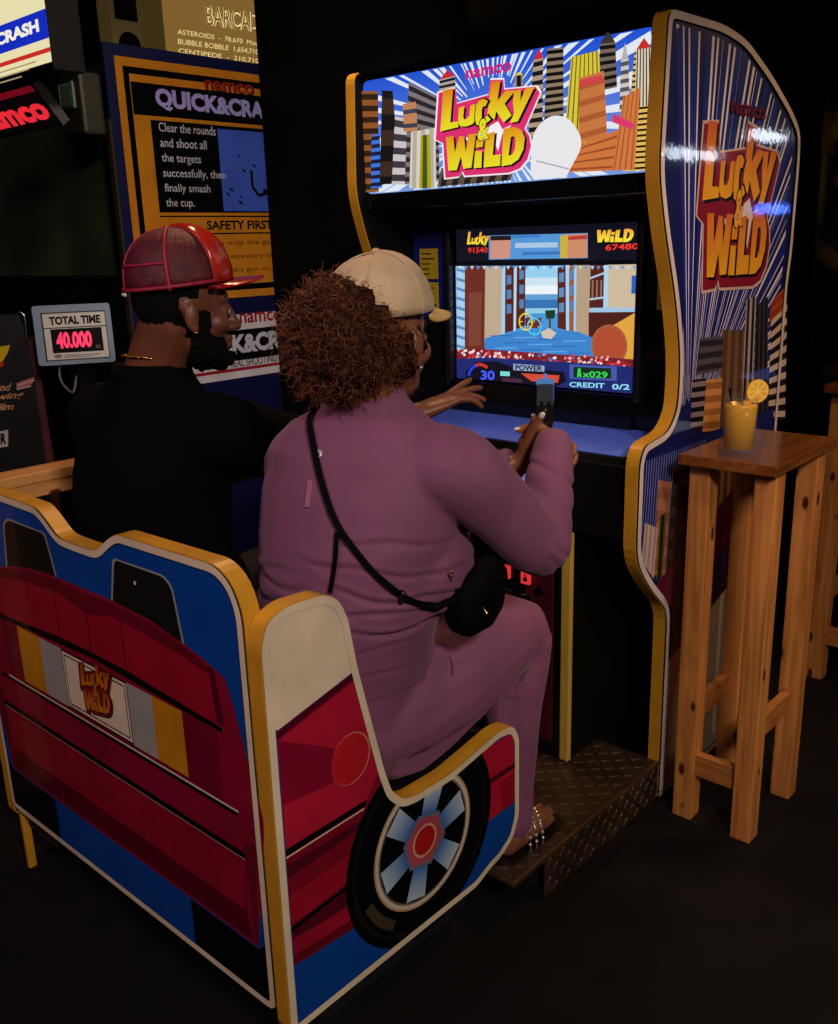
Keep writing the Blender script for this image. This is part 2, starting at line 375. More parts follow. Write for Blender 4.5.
def spread(c, loop, n, seed, r0, wmin, wmax, art, col, a0=0, a1=2*pi, cut=0.985):
    """printed light rays from c out to the border loop"""
    rnd = random.Random(seed); c = V(c).to_2d()
    def hit(a):
        d = V((cos(a), sin(a))); best = None; N = len(loop)
        for i in range(N):
            p, q = V(loop[i]).to_2d(), V(loop[(i+1) % N]).to_2d(); e = q-p; den = d.x*e.y-d.y*e.x
            if abs(den) < 1e-9: continue
            t = ((p.x-c.x)*e.y-(p.y-c.y)*e.x)/den; s_ = ((p.x-c.x)*d.y-(p.y-c.y)*d.x)/den
            if t > 0 and 0 <= s_ <= 1 and (best is None or t < best): best = t
        return best
    for k in range(n):
        a = a0+(a1-a0)*(k+rnd.uniform(-0.3, 0.3))/n; w = rnd.uniform(wmin, wmax); r1, r2 = hit(a-w), hit(a+w)
        if not r1 or not r2 or min(r1, r2) < r0: continue
        f = lambda ang, r: tuple(c+V((cos(ang), sin(ang)))*r)
        rs = r0*rnd.uniform(1, 1.3)
        art.poly([f(a-w*0.5, rs), f(a-w, r1*cut), f(a+w, r2*cut), f(a+w*0.5, rs)], col)
    art.up()
def tower(art, pts, col, stripe, n, vertical=False, frac=0.5, cap=None):
    """printed block with window bands; pts = bl, br, tr, tl"""
    art.poly(pts, col); bl, br, tr, tl = [V(p).to_2d() for p in pts]; keep = art.layer; art.up()
    for k in range(n):
        t0 = (k+0.25)/n; t1 = t0+frac/n
        if vertical: q = [bl.lerp(br, t0), bl.lerp(br, t1), tl.lerp(tr, t1), tl.lerp(tr, t0)]
        else: q = [bl.lerp(tl, t0), br.lerp(tr, t0), br.lerp(tr, t1), bl.lerp(tl, t1)]
        art.poly([tuple(p) for p in q], stripe)
    if cap: art.poly([tuple(tl), tuple(tr), tuple((tl+tr)/2+(tl-bl)*cap[0])], cap[1])
    art.up()

# ================================================================== THE ROOM
M_FLOOR = mat('dark_worn_concrete', rgb(13, 9, 10), 0.75, spec=0.2, noise_amt=0.6, noise_scale=3.5, bump=0.25, bump_scale=14)
M_WALL = mat('near_black_wall_paint', rgb(6, 6, 6), 0.9, noise_amt=0.3, noise_scale=4, spec=0.1)
M_CEIL = mat('black_ceiling_paint', rgb(10, 10, 11), 0.9)
for nm, a in (('floor', (-5.2, 3.2, -3.0, 9.6, -0.05, 0.0)), ('ceiling', (-5.2, 3.2, -3.0, 9.6, 2.95, 3.05))):
    tag(bx(nm, *a, M_FLOOR if nm == 'floor' else M_CEIL), kind='structure')
for nm, a in (('wall_left', (-5.3, -5.2, -3.0, 9.6, 0, 2.95)), ('wall_back', (-5.2, 3.2, 9.6, 9.7, 0, 2.95)), ('wall_right', (3.2, 3.3, -3.0, 9.6, 0, 2.95)), ('wall_front', (-5.2, 3.2, -3.1, -3.0, 0, 2.95))):
    tag(bx(nm, *a, M_WALL), kind='structure')
# black partition that stands between the two games
tag(bx('wall_partition', -2.999, -2.10, 2.465, 2.60, 0, 2.95, M_WALL), kind='structure')

# ================================================================== DRIVING-SHOOTING GAME CABINET
CXR, CTH, CXL = -1.073, 0.035, -2.060            # right outer face, side thickness, left outer face
cab = thing('arcade_cabinet', 'tall black shooting game cabinet with lit comic marquee, glowing screen and blue printed side', 'arcade cabinet', (-1.566, 2.3, 0))
zs = zoom(0, 0, 1, 'X', CXR)
prof = zs((668, 9), (722, 25), (745, 40), (770, 75), (790, 110), (799, 132), (798, 160), (790, 254), (786, 282), (775, 426))
prof += [(2.77, 0.60), (2.77, 0.0)]
prof += [(2.125, 0.0), (2.125, 0.42), (2.125, 0.56), (2.02, 0.655), (1.952, 0.74), (1.952, 0.985), (1.972, 1.022), (2.085, 1.036), (2.130, 1.085), (2.135, 1.20), (2.10, 1.345), (2.028, 1.52), (1.992, 1.64)]
prof = round_poly(prof, [0.03]+[0.05]*9+[0.01, 0.005, 0.005, 0.02, 0.05, 0.05, 0.05, 0.02, 0.02, 0.05, 0.05, 0.08, 0.1, 0.1, 0.05], 4)
fR = lambda u, v, h: V((CXR+h, u, v)); fL = lambda u, v, h: V((CXL-h, u, v))
M_SIDEPRINT = print_mat('side_panel_print', 0.4, 0.5, 0.1, wobble=0.06)
def rim(name, outl, fn, h0, h1, t, m, parent):
    """moulding strip that caps an outline's edge"""
    bm = BM(); a = inset(outl, 0.004); b = inset(outl, -t); n = len(a)
    A0 = [bm.verts.new(fn(*p, h0)) for p in a]; A1 = [bm.verts.new(fn(*p, h1)) for p in a]; B0 = [bm.verts.new(fn(*p, h0)) for p in b]; B1 = [bm.verts.new(fn(*p, h1)) for p in b]
    for i in range(n):
        j = (i+1) % n
        bm.faces.new((B0[i], B0[j], B1[j], B1[i])); bm.faces.new((A0[i], A0[j], B0[j], B0[i])); bm.faces.new((A1[i], B1[i], B1[j], A1[j])); bm.faces.new((A0[i], A1[i], A1[j], A0[j]))
    return obj(name, bm, m, parent)
for fn in (fR, fL):
    sp = obj('side_panel', prism(BM(), prof, fn, -CTH, 0), M_BLACK, cab)
    rim('edge_moulding', prof, fn, -CTH+0.001, -0.001, 0.003, M_YELLOW, sp)
    if fn is fR: side_r = sp
# --- printed art on the right side
art = Art(fR)
NAVY = rgb(22, 26, 84); WHITE = rgb(214, 196, 196); INK = rgb(10, 9, 12)
inner = inset(prof, 0.004)
art.poly(inset(prof, 0.012), NAVY); art.up()
up_loop = zs((676, 16), (722, 32), (745, 46), (768, 80), (787, 114), (795, 136), (792, 165), (785, 254), (781, 290), (769, 500), (676, 500), (683, 380), (683, 320), (676, 255), (664, 190), (664, 150))
spread(zs((688, 445))[0], up_loop, 54, 3, 0.10, 0.003, 0.0085, art, rgb(226, 214, 250), radians(15), radians(112))
spread(zs((688, 445))[0], up_loop, 22, 9, 0.16, 0.012, 0.02, art, rgb(30, 42, 130), radians(15), radians(112))
# right-hand skyline
for q, c1, c2, n, ver in (
    (((768, 420), (785, 420), (787, 300), (771, 318)), rgb(30, 24, 26), rgb(205, 180, 165), 9, False),
    (((769, 322), (784, 309), (786, 286), (771, 302)), rgb(176, 74, 34), rgb(150, 58, 28), 2, False),
    (((752, 420), (767, 420), (768, 296), (756, 306)), rgb(60, 54, 60), rgb(24, 22, 26), 3, True),
    (((740, 425), (751, 425), (756, 295), (746, 300)), rgb(170, 150, 150), rgb(30, 28, 32), 2, True),
    (((690, 430), (704, 428), (706, 378), (692, 380)), rgb(20, 18, 22), rgb(130, 110, 118), 5, False),
    (((717, 430), (741, 428), (744, 330), (722, 330)), rgb(110, 78, 58), rgb(84, 54, 38), 3, True),
    (((702, 432), (719, 430), (722, 378), (706, 380)), rgb(196, 130, 70), rgb(150, 92, 50), 4, False),
    (((696, 375), (722, 370), (723, 336), (700, 338)), rgb(78, 70, 78), rgb(40, 36, 42), 3, False)):
    tower(art, zs(*q), c1, c2, n, ver)
# word mark and maker's name
zw = zoom(660, 90, 4.873, 'X', CXR)
c0, c1_, c2_ = [V(p) for p in zw((165, 985), (545, 945), (195, 120))]
skew = lambda a, b: tuple(c0+(c1_-c0)*a+(c2_-c0)*b)
wordmark(art, skew, rgb(128, 22, 44), rgb(206, 92, 40), rgb(232, 164, 30), edge=rgb(205, 170, 170), star=rgb(225, 205, 200))
text3(art, zw, 'namco', (345, 115), (515, 150), (335, 50), rgb(92, 16, 34), 0.04); art.up()
# lower picture: generic shapes in the print's colours, maroon band, white foot
low = [(1.966, 0.975), (2.07, 1.0), (2.74, 1.0), (2.74, 0.62), (2.20, 0.60), (2.04, 0.665), (1.966, 0.745)]
art.poly(low, rgb(24, 32, 96)); art.up()
for k in range(26):
    u = 1.972+k*0.0125; art.line((u, 0.80+0.002*k), (u+0.012, 0.985), 0.0035, rgb(120, 120, 190))
art.up()
tower(art, [(2.035, 0.68), (2.105, 0.66), (2.115, 0.905), (2.045, 0.925)], rgb(172, 112, 82), rgb(150, 94, 66), 4)
tower(art, [(1.975, 0.735), (2.04, 0.67), (2.052, 0.80), (1.985, 0.83)], rgb(205, 178, 172), rgb(170, 142, 140), 3, True)
tower(art, [(2.055, 0.66), (2.085, 0.65), (2.095, 0.83), (2.06, 0.83)], rgb(86, 76, 26), rgb(22, 20, 22), 1, True, 0.4)
tower(art, [(2.11, 0.65), (2.30, 0.66), (2.30, 0.95), (2.12, 0.94)], rgb(60, 44, 54), rgb(20, 17, 22), 5)
tower(art, [(2.32, 0.70), (2.50, 0.74), (2.50, 0.98), (2.32, 0.95)], rgb(186, 130, 90), rgb(110, 72, 52), 4, True)
art.poly([(2.045, 0.645), (2.72, 0.90), (2.72, 0.66), (2.16, 0.44), (2.145, 0.56)], rgb(96, 14, 48)); art.up()
art.poly([(2.15, 0.54), (2.72, 0.74), (2.72, 0.58), (2.15, 0.40)], rgb(56, 20, 62)); art.up()
art.poly([(2.14, 0.405), (2.72, 0.585), (2.75, 0.58), (2.75, 0.02), (2.14, 0.02)], rgb(206, 190, 186)); art.up()
art.band(prof, -0.0015, 0.015, WHITE)
art.build('side_artwork', M_SIDEPRINT, side_r)

# --- carcass
IN_R, IN_L = CXR-CTH, CXL+CTH
bx('back_panel', IN_L, IN_R, 2.62, 2.64, 0.1, 1.60, M_BLACK, cab)
obj('top_panel', prism(BM(), [(2.04, 1.925), (2.24, 1.945), (2.40, 1.93), (2.56, 1.86), (2.64, 1.60), (2.62, 1.60), (2.54, 1.84), (2.40, 1.91), (2.24, 1.925), (2.04, 1.905)], lambda u, v, h: V((h, u, v)), IN_L, IN_R), M_BLACK, cab)
# --- marquee
MQ = 2.03
zm = zoom(340, 10, 2.465, 'Y', MQ)
corner = zm((50, 178), (775, 40), (770, 400), (45, 455))
mx0, mx1 = IN_L+0.006, IN_R-0.006; mzt, mzb = (corner[0][1]+corner[1][1])/2, (corner[2][1]+corner[3][1])/2
mloop = round_poly([(mx0, mzt), (mx1, mzt), (mx1, mzb), (mx0, mzb)], 0.02)
fM = lambda u, v, h: V((u, MQ-h, v))
mq = obj('marquee', prism(BM(), round_poly([(mx0-0.004, mzt+0.012), (mx1+0.004, mzt+0.012), (mx1+0.004, mzb-0.012), (mx0-0.004, mzb-0.012)], 0.015), fM, -0.05, -0.002), M_GLOSSBLACK, cab)
ma = Art(fM)
ma.poly(mloop, lambda p: rgb(*(int(a+(b-a)*(p[1]-mzb)/(mzt-mzb)) for a, b in ((120, 34), (160, 84), (230, 214))))); ma.up()
spread(zm((375, 285))[0], mloop, 64, 5, 0.10, 0.010, 0.03, ma, rgb(232, 240, 250), cut=0.985)
MB_, MT = rgb(30, 24, 22), rgb(158, 140, 118)
def mt(q, c1, c2, n, ver=False, fr=0.5, cap=None): tower(ma, zm(*q), c1, c2, n, ver, fr, cap)
mt(((52, 450), (96, 448), (94, 200), (52, 200)), rgb(148, 84, 34), rgb(46, 26, 16), 9)
mt(((76, 440), (104, 438), (98, 305), (78, 308)), rgb(60, 120, 220), rgb(20, 24, 60), 7)
mt(((98, 430), (150, 428), (130, 200), (104, 198)), rgb(14, 12, 14), rgb(60, 40, 30), 3)
mt(((128, 430), (172, 430), (168, 268), (136, 262)), rgb(206, 200, 200), rgb(60, 56, 66), 5)
mt(((160, 430), (246, 420), (242, 215), (170, 178)), rgb(128, 118, 118), rgb(40, 36, 44), 10)
mt(((244, 260), (290, 256), (284, 162), (246, 172)), rgb(180, 168, 158), rgb(24, 20, 24), 7, cap=(0.22, rgb(206, 40, 56)))
mt(((240, 436), (420, 420), (440, 370), (250, 390)), rgb(96, 80, 66), rgb(34, 28, 30), 6, True)
# cream, olive and tan blocks stand where the print has a figure
mt(((172, 440), (238, 438), (236, 290), (176, 300)), rgb(222, 214, 200), rgb(186, 176, 160), 3, True)
mt(((196, 440), (226, 438), (222, 306), (200, 310)), rgb(176, 168, 30), rgb(70, 84, 20), 1, True, 0.42)
mt(((158, 300), (192, 298), (188, 226), (156, 232)), rgb(196, 134, 90), rgb(64, 66, 80), 2, False, 0.3)
mt(((430, 330), (456, 328), (452, 160), (432, 162)), rgb(150, 132, 110), rgb(20, 16, 18), 1, True, 0.5, (0.05, rgb(226, 214, 40)))
mt(((464, 330), (500, 326), (502, 118), (478, 124)), rgb(178, 156, 128), rgb(26, 22, 22), 9, cap=(0.12, rgb(212, 44, 56)))
mt(((502, 330), (552, 322), (552, 92), (512, 96)), rgb(146, 126, 100), rgb(16, 14, 16), 13)
mt(((640, 200), (684, 190), (680, 80), (642, 84)), rgb(120, 104, 92), rgb(20, 18, 20), 6, cap=(0.25, rgb(60, 50, 48)))
mt(((690, 250), (716, 246), (712, 120), (694, 124)), rgb(212, 204, 196), rgb(90, 84, 90), 6, cap=(0.32, rgb(190, 184, 180)))
mt(((700, 398), (768, 394), (770, 92), (728, 100)), rgb(232, 192, 96), rgb(40, 26, 14), 22, False, 0.42)
mt(((728, 240), (770, 234), (768, 92), (732, 98)), rgb(228, 214, 190), rgb(60, 46, 40), 5, True, 0.4, (0.18, rgb(206, 48, 40)))
# white dome, yellow tower and orange blocks where the print has a figure
mt(((548, 380), (652, 360), (640, 100), (572, 116)), rgb(224, 204, 62), rgb(120, 108, 30), 7, True, 0.3)
mt(((590, 330), (660, 310), (652, 150), (592, 168)), rgb(206, 122, 66), rgb(178, 92, 48), 4, False, 0.35)
mt(((560, 400), (716, 394), (700, 290), (600, 330)), rgb(214, 120, 60), rgb(160, 78, 40), 4, False, 0.25)
mt(((672, 396), (728, 392), (742, 190), (700, 216)), rgb(216, 124, 64), rgb(170, 84, 42), 4, True, 0.25)
mt(((672, 276), (724, 296), (726, 280), (676, 256)), rgb(224, 60, 110), rgb(224, 60, 110), 1)
mt(((592, 190), (650, 178), (648, 160), (594, 172)), rgb(214, 70, 76), rgb(214, 70, 76), 1)
ma.poly(round_poly(zm((470, 420), (476, 300), (520, 258), (566, 264), (606, 326), (566, 398), (560, 412)), 0.035, 6), rgb(240, 240, 244)); ma.up()
ma.line(*zm((486, 372), (566, 392)), 0.003, rgb(170, 170, 180)); ma.up()
text3(ma, zm, 'namco', (312, 172), (424, 150), (312, 150), rgb(206, 30, 116), 0.03); ma.up()
mlx = lambda a, b: (LX0+(LX1-LX0)*a, LY0+(LY1-LY0)*b)
wordmark(ma, mlx, rgb(226, 48, 112), rgb(232, 126, 24), rgb(238, 228, 40), edge=rgb(248, 240, 246), star=rgb(250, 246, 250))
M_MARQ = print_mat('backlit_marquee_print', 0.25, emit=0.92)
ma.build('marquee_artwork', M_MARQ, mq)
bx('marquee_lower_retainer', IN_L, IN_R, 2.022, 2.06, mzb-0.045, mzb-0.012, M_GLOSSBLACK, cab, 0.004)
bx('marquee_upper_retainer', IN_L, IN_R, 2.02, 2.05, mzt+0.012, mzt+0.026, M_GLOSSBLACK, cab, 0.003)
# --- hood, bezel, screen
SY = 2.25
zq = zoom(440, 220, 3.99, 'Y', SY)
sc_ = zq((66, 48), (800, 10), (775, 690), (66, 625))
sx0, sx1 = -1.872, -1.252; szt, szb = 1.538, 1.096
hood = obj('speaker_hood', prism(BM(), [(2.06, mzb-0.045), (2.24, 1.588), (2.30, 1.588), (2.30, 1.70), (2.09, 1.70), (2.06, mzb-0.02)], lambda u, v, h: V((h, u, v)), IN_L, IN_R), M_GLOSSBLACK, cab)
bm = BM()
for a in ((IN_L, sx0-0.005, 2.232, 2.262, 0.99, 1.585), (sx1+0.005, IN_R, 2.232, 2.262, 0.99, 1.585), (sx0-0.005, sx1+0.005, 2.232, 2.262, szt+0.004, 1.585), (sx0-0.005, sx1+0.005, 2.215, 2.262, 0.985, szb-0.004)): box(bm, *a)
bez = obj('screen_bezel', bm, M_GLOSSBLACK, cab)
for x0, x1 in ((sx0-0.024, sx0-0.004), (sx1+0.004, sx1+0.024)): obj('screen_surround', box(BM(), x0, x1, 2.215, 2.24, szb-0.02, szt+0.02, 0.006), mat('dark_grey_plastic', rgb(24, 25, 30), 0.25), bez)
fS = lambda u, v, h: V((u, SY-h, v))
scr = obj('screen', prism(BM(), [(sx0, szb), (sx1, szb), (sx1, szt), (sx0, szt)], fS, -0.05, 0.0), M_GLOSSBLACK, cab)
sa = Art(fS, 0.0002)
SP = lambda *p: [(max(sx0, min(sx1, x)), max(szb, min(szt, z))) for x, z in zq(*p)]
sa.poly([(sx0, szb), (sx1, szb), (sx1, szt), (sx0, szt)], rgb(16, 17, 30)); sa.up()
def sp(col, *p): sa.poly(SP(*p), col)
# header
sp(rgb(84, 150, 214), (195, 62), (590, 52), (590, 152), (195, 158)); sa.up()
for (a, b, c, d, cl) in ((300, 92, 470, 112, (170, 200, 226)), (330, 128, 480, 140, (60, 112, 190)), (290, 62, 400, 72, (60, 124, 200))): sp(rgb(*cl), (a, b), (c, b-3), (c, d-3), (a, d))
sp(rgb(206, 146, 126), (202, 64), (284, 62), (280, 152), (202, 156)); sp(rgb(206, 140, 104), (500, 58), (588, 54), (588, 150), (500, 152)); sa.up()
sp(rgb(40, 26, 26), (202, 64), (284, 62), (284, 80), (202, 82)); sp(rgb(206, 176, 60), (480, 62), (512, 58), (508, 152), (480, 152)); sp(rgb(186, 60, 56), (512, 66), (588, 60), (588, 76), (512, 80)); sa.up()
def sub(names, x0, x1, y0, y1, bl, br, tl):
    a, b, c = [V(q) for q in zq(bl, br, tl)]
    ok = lambda u, v: tuple(a+(b-a)*((u-x0)/(x1-x0))+(c-a)*((v-y0)/(y1-y0)))
    wordmark(sa, ok, None, rgb(240, 150, 60), rgb(250, 226, 60), only=names)
sub('L u c k y'.split(), 0.03, 0.97, 0.46, 1.0, (106, 106), (200, 110), (108, 44))
sub('W d i M D'.split(), 0.09, 0.87, 0.06, 0.52, (624, 92), (776, 90), (626, 32))
text3(sa, zq, '91540', (116, 132), (194, 130), (116, 110), rgb(236, 56, 44), 0.02)
text3(sa, zq, '67480', (664, 122), (796, 116), (664, 98), rgb(240, 60, 44), 0.02); sa.up()
sp(rgb(4, 5, 10), (66, 166), (800, 160), (800, 178), (66, 184)); sa.up()
# street
sp(rgb(70, 150, 214), (66, 184), (800, 178), (800, 620), (66, 600)); sa.up()
for y0, y1, c in ((184, 230, (150, 206, 238)), (230, 262, (206, 228, 242)), (262, 296, (236, 244, 250)), (296, 318, (96, 160, 210)), (318, 352, (54, 116, 180)), (352, 372, (150, 204, 232)), (372, 430, (72, 150, 214))):
    sp(rgb(*c), (330, y0), (500, y0-1), (500, y1), (330, y1))
sa.up()
sp(rgb(170, 206, 236), (70, 184), (106, 184), (106, 540), (70, 540)); sp(rgb(108, 44, 34), (104, 184), (190, 184), (184, 520), (104, 522)); sp(rgb(190, 168, 142), (186, 184), (256, 184), (252, 470), (182, 486))
sp(rgb(164, 206, 236), (252, 184), (268, 184), (264, 460), (250, 466)); sp(rgb(84, 34, 30), (266, 184), (346, 184), (344, 420), (300, 440), (264, 450)); sp(rgb(186, 214, 232), (300, 184), (312, 184), (308, 440), (298, 444))
sp(rgb(86, 36, 32), (474, 190), (508, 180), (512, 440), (474, 430)); sp(rgb(170, 210, 238), (506, 180), (522, 180), (522, 446), (508, 444)); sp(rgb(150, 92, 66), (520, 180), (548, 180), (546, 452), (520, 446)); sp(rgb(166, 206, 236), (540, 180), (552, 180), (548, 456), (538, 454))
sp(rgb(182, 156, 128), (550, 180), (612, 180), (604, 470), (546, 458)); sp(rgb(84, 34, 28), (606, 180), (666, 178), (664, 350), (600, 354)); sp(rgb(172, 210, 238), (660, 180), (680, 180), (676, 352), (656, 354)); sp(rgb(206, 186, 158), (676, 178), (800, 176), (796, 350), (674, 352))
sp(rgb(160, 196, 226), (600, 350), (800, 348), (800, 366), (600, 368)); sp(rgb(78, 30, 24), (598, 368), (800, 366), (800, 470), (598, 470)); sa.up()
for k in range(9):
    sp(rgb(90, 140, 190), (72, 190+k*38), (104, 200+k*38), (104, 212+k*38), (72, 202+k*38))
for k in range(3):
    for xx, yy in ((322, 200), (272, 220)): sp(rgb(86, 130, 176), (xx, yy+k*58), (xx+18, yy+k*58), (xx+18, yy+34+k*58), (xx, yy+38+k*58))
    sp(rgb(96, 140, 186), (480, 212+k*60), (500, 208+k*60), (500, 246+k*60), (480, 248+k*60)); sp(rgb(96, 130, 170), (522, 200+k*62), (540, 198+k*62), (540, 236+k*62), (522, 238+k*62))
    sp(rgb(150, 120, 96), (612+k*17, 240), (618+k*17, 240), (616+k*17, 310), (610+k*17, 310))
sp(rgb(176, 200, 222), (604, 228), (664, 206), (664, 214), (604, 236)); sp(rgb(176, 200, 222), (602, 312), (664, 304), (664, 312), (602, 320)); sp(rgb(124, 66, 52), (120, 290), (172, 286), (168, 500), (118, 504)); sp(rgb(40, 96, 186), (770, 222), (800, 220), (800, 292), (768, 294)); sa.up()
sp(rgb(60, 132, 206), (184, 470), (300, 446), (440, 432), (560, 446), (612, 468), (640, 560), (184, 560)); sa.up()
for k in range(14):
    y = 460+k*7; x = 200+(k*97) % 330; sp(rgb(104, 170, 226) if k % 2 else rgb(44, 104, 186), (x, y), (x+90, y-2), (x+100, y+2), (x+10, y+4))
sp(rgb(24, 60, 40), (424, 360), (466, 358), (462, 392), (430, 394)); sp(rgb(80, 60, 40), (440, 390), (448, 390), (448, 430), (440, 430)); sp(rgb(206, 196, 176), (408, 446), (440, 430), (470, 450), (450, 474), (416, 470)); sp(rgb(110, 40, 32), (346, 390), (410, 390), (410, 430), (346, 432)); sa.up()
# barrel
sp(rgb(224, 164, 66), (640, 452), (800, 362), (800, 560), (720, 548)); sa.up(); c = zq((680, 500))[0]; sa.disc(c, 0.056, rgb(170, 92, 60)); sa.up(); sa.disc(c, 0.049, rgb(176, 76, 46)); sa.up()
# hedge of red and white flecks
rnd = random.Random(4)
sp(rgb(120, 30, 40), (66, 516), (150, 512), (400, 530), (800, 556), (800, 600), (66, 560)); sa.up()
for k in range(170):
    x = rnd.uniform(70, 785); y = 528+(x-70)*0.05+rnd.uniform(-14, 26); w = rnd.uniform(5, 14); sp(rgb(*rnd.choice(((240, 232, 232), (206, 40, 46), (240, 170, 170), (70, 110, 190), (200, 40, 40)))), (x, y), (x+w, y-5), (x+w*1.3, y+4), (x+w*0.3, y+8))
for k in range(30):
    x = 80+k*24; sp(rgb(90, 150, 220) if k % 2 else rgb(190, 220, 240), (x, 184), (x+14, 183), (x+7, 198))
sa.up()
# dash
sp(rgb(30, 40, 110), (66, 552), (200, 548), (520, 566), (800, 586), (800, 700), (66, 640)); sa.up()
sp(rgb(10, 12, 30), (110, 600), (150, 566), (230, 562), (300, 586), (500, 604), (512, 640), (470, 664), (240, 650), (110, 640)); sa.up()
dk = zq((170, 640))[0]
for k in range(12):
    a, b = radians(165-k*9), radians(165-(k+0.8)*9); f = lambda t, r: (dk[0]+r*cos(t), dk[1]+r*sin(t)); sa.poly([f(a, 0.044), f(a, 0.054), f(b, 0.054), f(b, 0.044)], rgb(40, 70, 230) if k < 6 else rgb(214, 60, 50))
sp(rgb(120, 220, 210), (248, 602), (286, 604), (286, 622), (248, 620)); sp(rgb(214, 74, 50), (330, 610), (484, 618), (478, 648), (372, 642)); sp(rgb(70, 40, 60), (252, 628), (330, 632), (338, 648), (256, 642)); sp(rgb(150, 170, 206), (300, 572), (424, 580), (424, 604), (300, 598)); sa.up()
text3(sa, zq, 'POWER', (308, 598), (416, 602), (308, 576), rgb(20, 22, 40), 0.03); text3(sa, zq, '30', (170, 636), (226, 638), (170, 598), rgb(70, 90, 246), 0.03)
sp(rgb(70, 90, 170), (524, 574), (712, 584), (712, 640), (524, 632)); sa.up(); sp(rgb(16, 46, 30), (540, 584), (690, 590), (690, 632), (540, 626)); sa.up()
text3(sa, zq, 'x029', (576, 626), (676, 630), (576, 600), rgb(60, 220, 90), 0.02); sp(rgb(60, 210, 90), (558, 590), (568, 590), (572, 624), (554, 624))
text3(sa, zq, 'CREDIT', (524, 664), (664, 670), (524, 644), rgb(150, 226, 250), 0.02); text3(sa, zq, '0/2', (694, 674), (764, 676), (694, 652), rgb(150, 226, 250), 0.02); sa.up()
# sights on the screen
for (x, y), cl in (((350, 405), (236, 214, 60)), ((384, 424), (80, 210, 236))):
    c = zq((x, y))[0]; sa.ring(c, 0.021, 0.025, rgb(*cl))
    for k in range(4): a = k*pi/2; sa.line((c[0]+0.012*cos(a), c[1]+0.012*sin(a)), (c[0]+0.024*cos(a), c[1]+0.024*sin(a)), 0.003, rgb(*cl))
M_SCREEN = print_mat('lit_screen_picture', 0.2, emit=1.0)
sa.build('screen_picture', M_SCREEN, scr)
# --- instruction cards on the inner walls
M_CARD = print_mat('printed_card', 0.4, 0.2, 0.1)
def card(x0, x1, z0, z1, col, label_rows):
    c = bx('instruction_card', x0, x1, 2.226, 2.2315, z0, z1, M_BLACK, bez); a = Art(lambda u, v, h: V((u, 2.226-h, v)))
    a.poly([(x0, z0), (x1, z0), (x1, z1), (x0, z1)], col); a.up(); r = random.Random(int(z0*1000))
    for k in range(label_rows):
        zz = z1-(k+1)*(z1-z0)/(label_rows+1); a.line((x0+0.008, zz), (x1-0.008-r.uniform(0, 0.03), zz), 0.004, INK)
    a.build('card_print', M_CARD, c)
bx('card_backing', -2.024, -1.908, 2.2275, 2.2325, 1.28, 1.56, mat('blue_card_backing', rgb(20, 34, 120), 0.4), bez)
card(-1.999, -1.925, 1.395, 1.485, rgb(196, 166, 40), 5); card(-1.999, -1.925, 1.30, 1.385, rgb(196, 166, 40), 4)
card(-1.19, -1.135, 1.41, 1.47, rgb(150, 134, 60), 3); card(-1.19, -1.135, 1.32, 1.40, rgb(150, 134, 60), 5)
# --- control shelf and gun rest
M_DECK = mat('screen_lit_blue_steel', rgb(96, 124, 255), 0.42, 0.1, noise_amt=0.1, noise_scale=40)  # blue glow of the screen is put into the plate's own colour
dk_ = obj('control_shelf', prism(BM(), [(1.975, 0.955), (1.985, 0.982), (2.232, 1.000), (2.232, 0.955)], lambda u, v, h: V((h, u, v)), IN_L, IN_R), M_BLACK, cab)
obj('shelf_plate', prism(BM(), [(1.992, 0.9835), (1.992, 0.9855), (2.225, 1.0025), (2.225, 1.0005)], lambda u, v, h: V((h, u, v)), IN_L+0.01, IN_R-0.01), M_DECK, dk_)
obj('shelf_front', prism(BM(), [(1.965, 0.78), (1.965, 0.965), (2.0, 0.965), (2.05, 0.78)], lambda u, v, h: V((h, u, v)), IN_L, IN_R), M_BLACK, cab)
for cx in (-1.34, -1.78):
    g = bx('gun_holster', cx-0.055, cx+0.055, 1.90, 1.972, 0.84, 0.90, M_GLOSSBLACK, cab, 0.008)
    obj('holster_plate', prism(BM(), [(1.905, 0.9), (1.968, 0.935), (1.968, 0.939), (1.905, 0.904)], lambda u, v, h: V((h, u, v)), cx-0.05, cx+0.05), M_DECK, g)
# --- pedestal with coin door
PX0, PX1, PY = -1.885, -1.262, 1.955
M_RED = mat('dark_red_coin_panel', rgb(66, 14, 24), 0.4, noise_amt=0.15)
bx('pedestal', PX0, PX1, PY, 2.62, 0.118, 0.80, M_BLACK, cab)
bx('pedestal_edge_moulding', PX1-0.024, PX1+0.004, PY-0.005, PY+0.012, 0.118, 0.775, M_PALEYELLOW, cab, 0.003)
bx('pedestal_edge_moulding', PX0-0.004, PX0+0.024, PY-0.005, PY+0.012, 0.118, 0.775, M_PALEYELLOW, cab, 0.003)
bx('front_red_panel', PX0+0.045, PX1-0.05, PY-0.006, PY+0.002, 0.16, 0.77, M_RED, cab, 0.002)
cd = bx('coin_door', -1.72, -1.40, PY-0.014, PY-0.004, 0.40, 0.76, M_GLOSSBLACK, cab, 0.004)
obj('lock', lathe(BM(), [(0.012, 0), (0.012, 0.006), (0.006, 0.008)], (-1.352, PY-0.006, 0.60), 16, (V((1, 0, 0)), V((0, 0, 1)), V((0, -1, 0)))), M_GLOSSBLACK, cab)
M_LED = mat('red_lit_coin_button', rgb(40, 4, 6), 0.4, emit=rgb(226, 54, 56), emit_s=0.85)
zc = zoom(0, 0, 1, 'Y', PY-0.014)
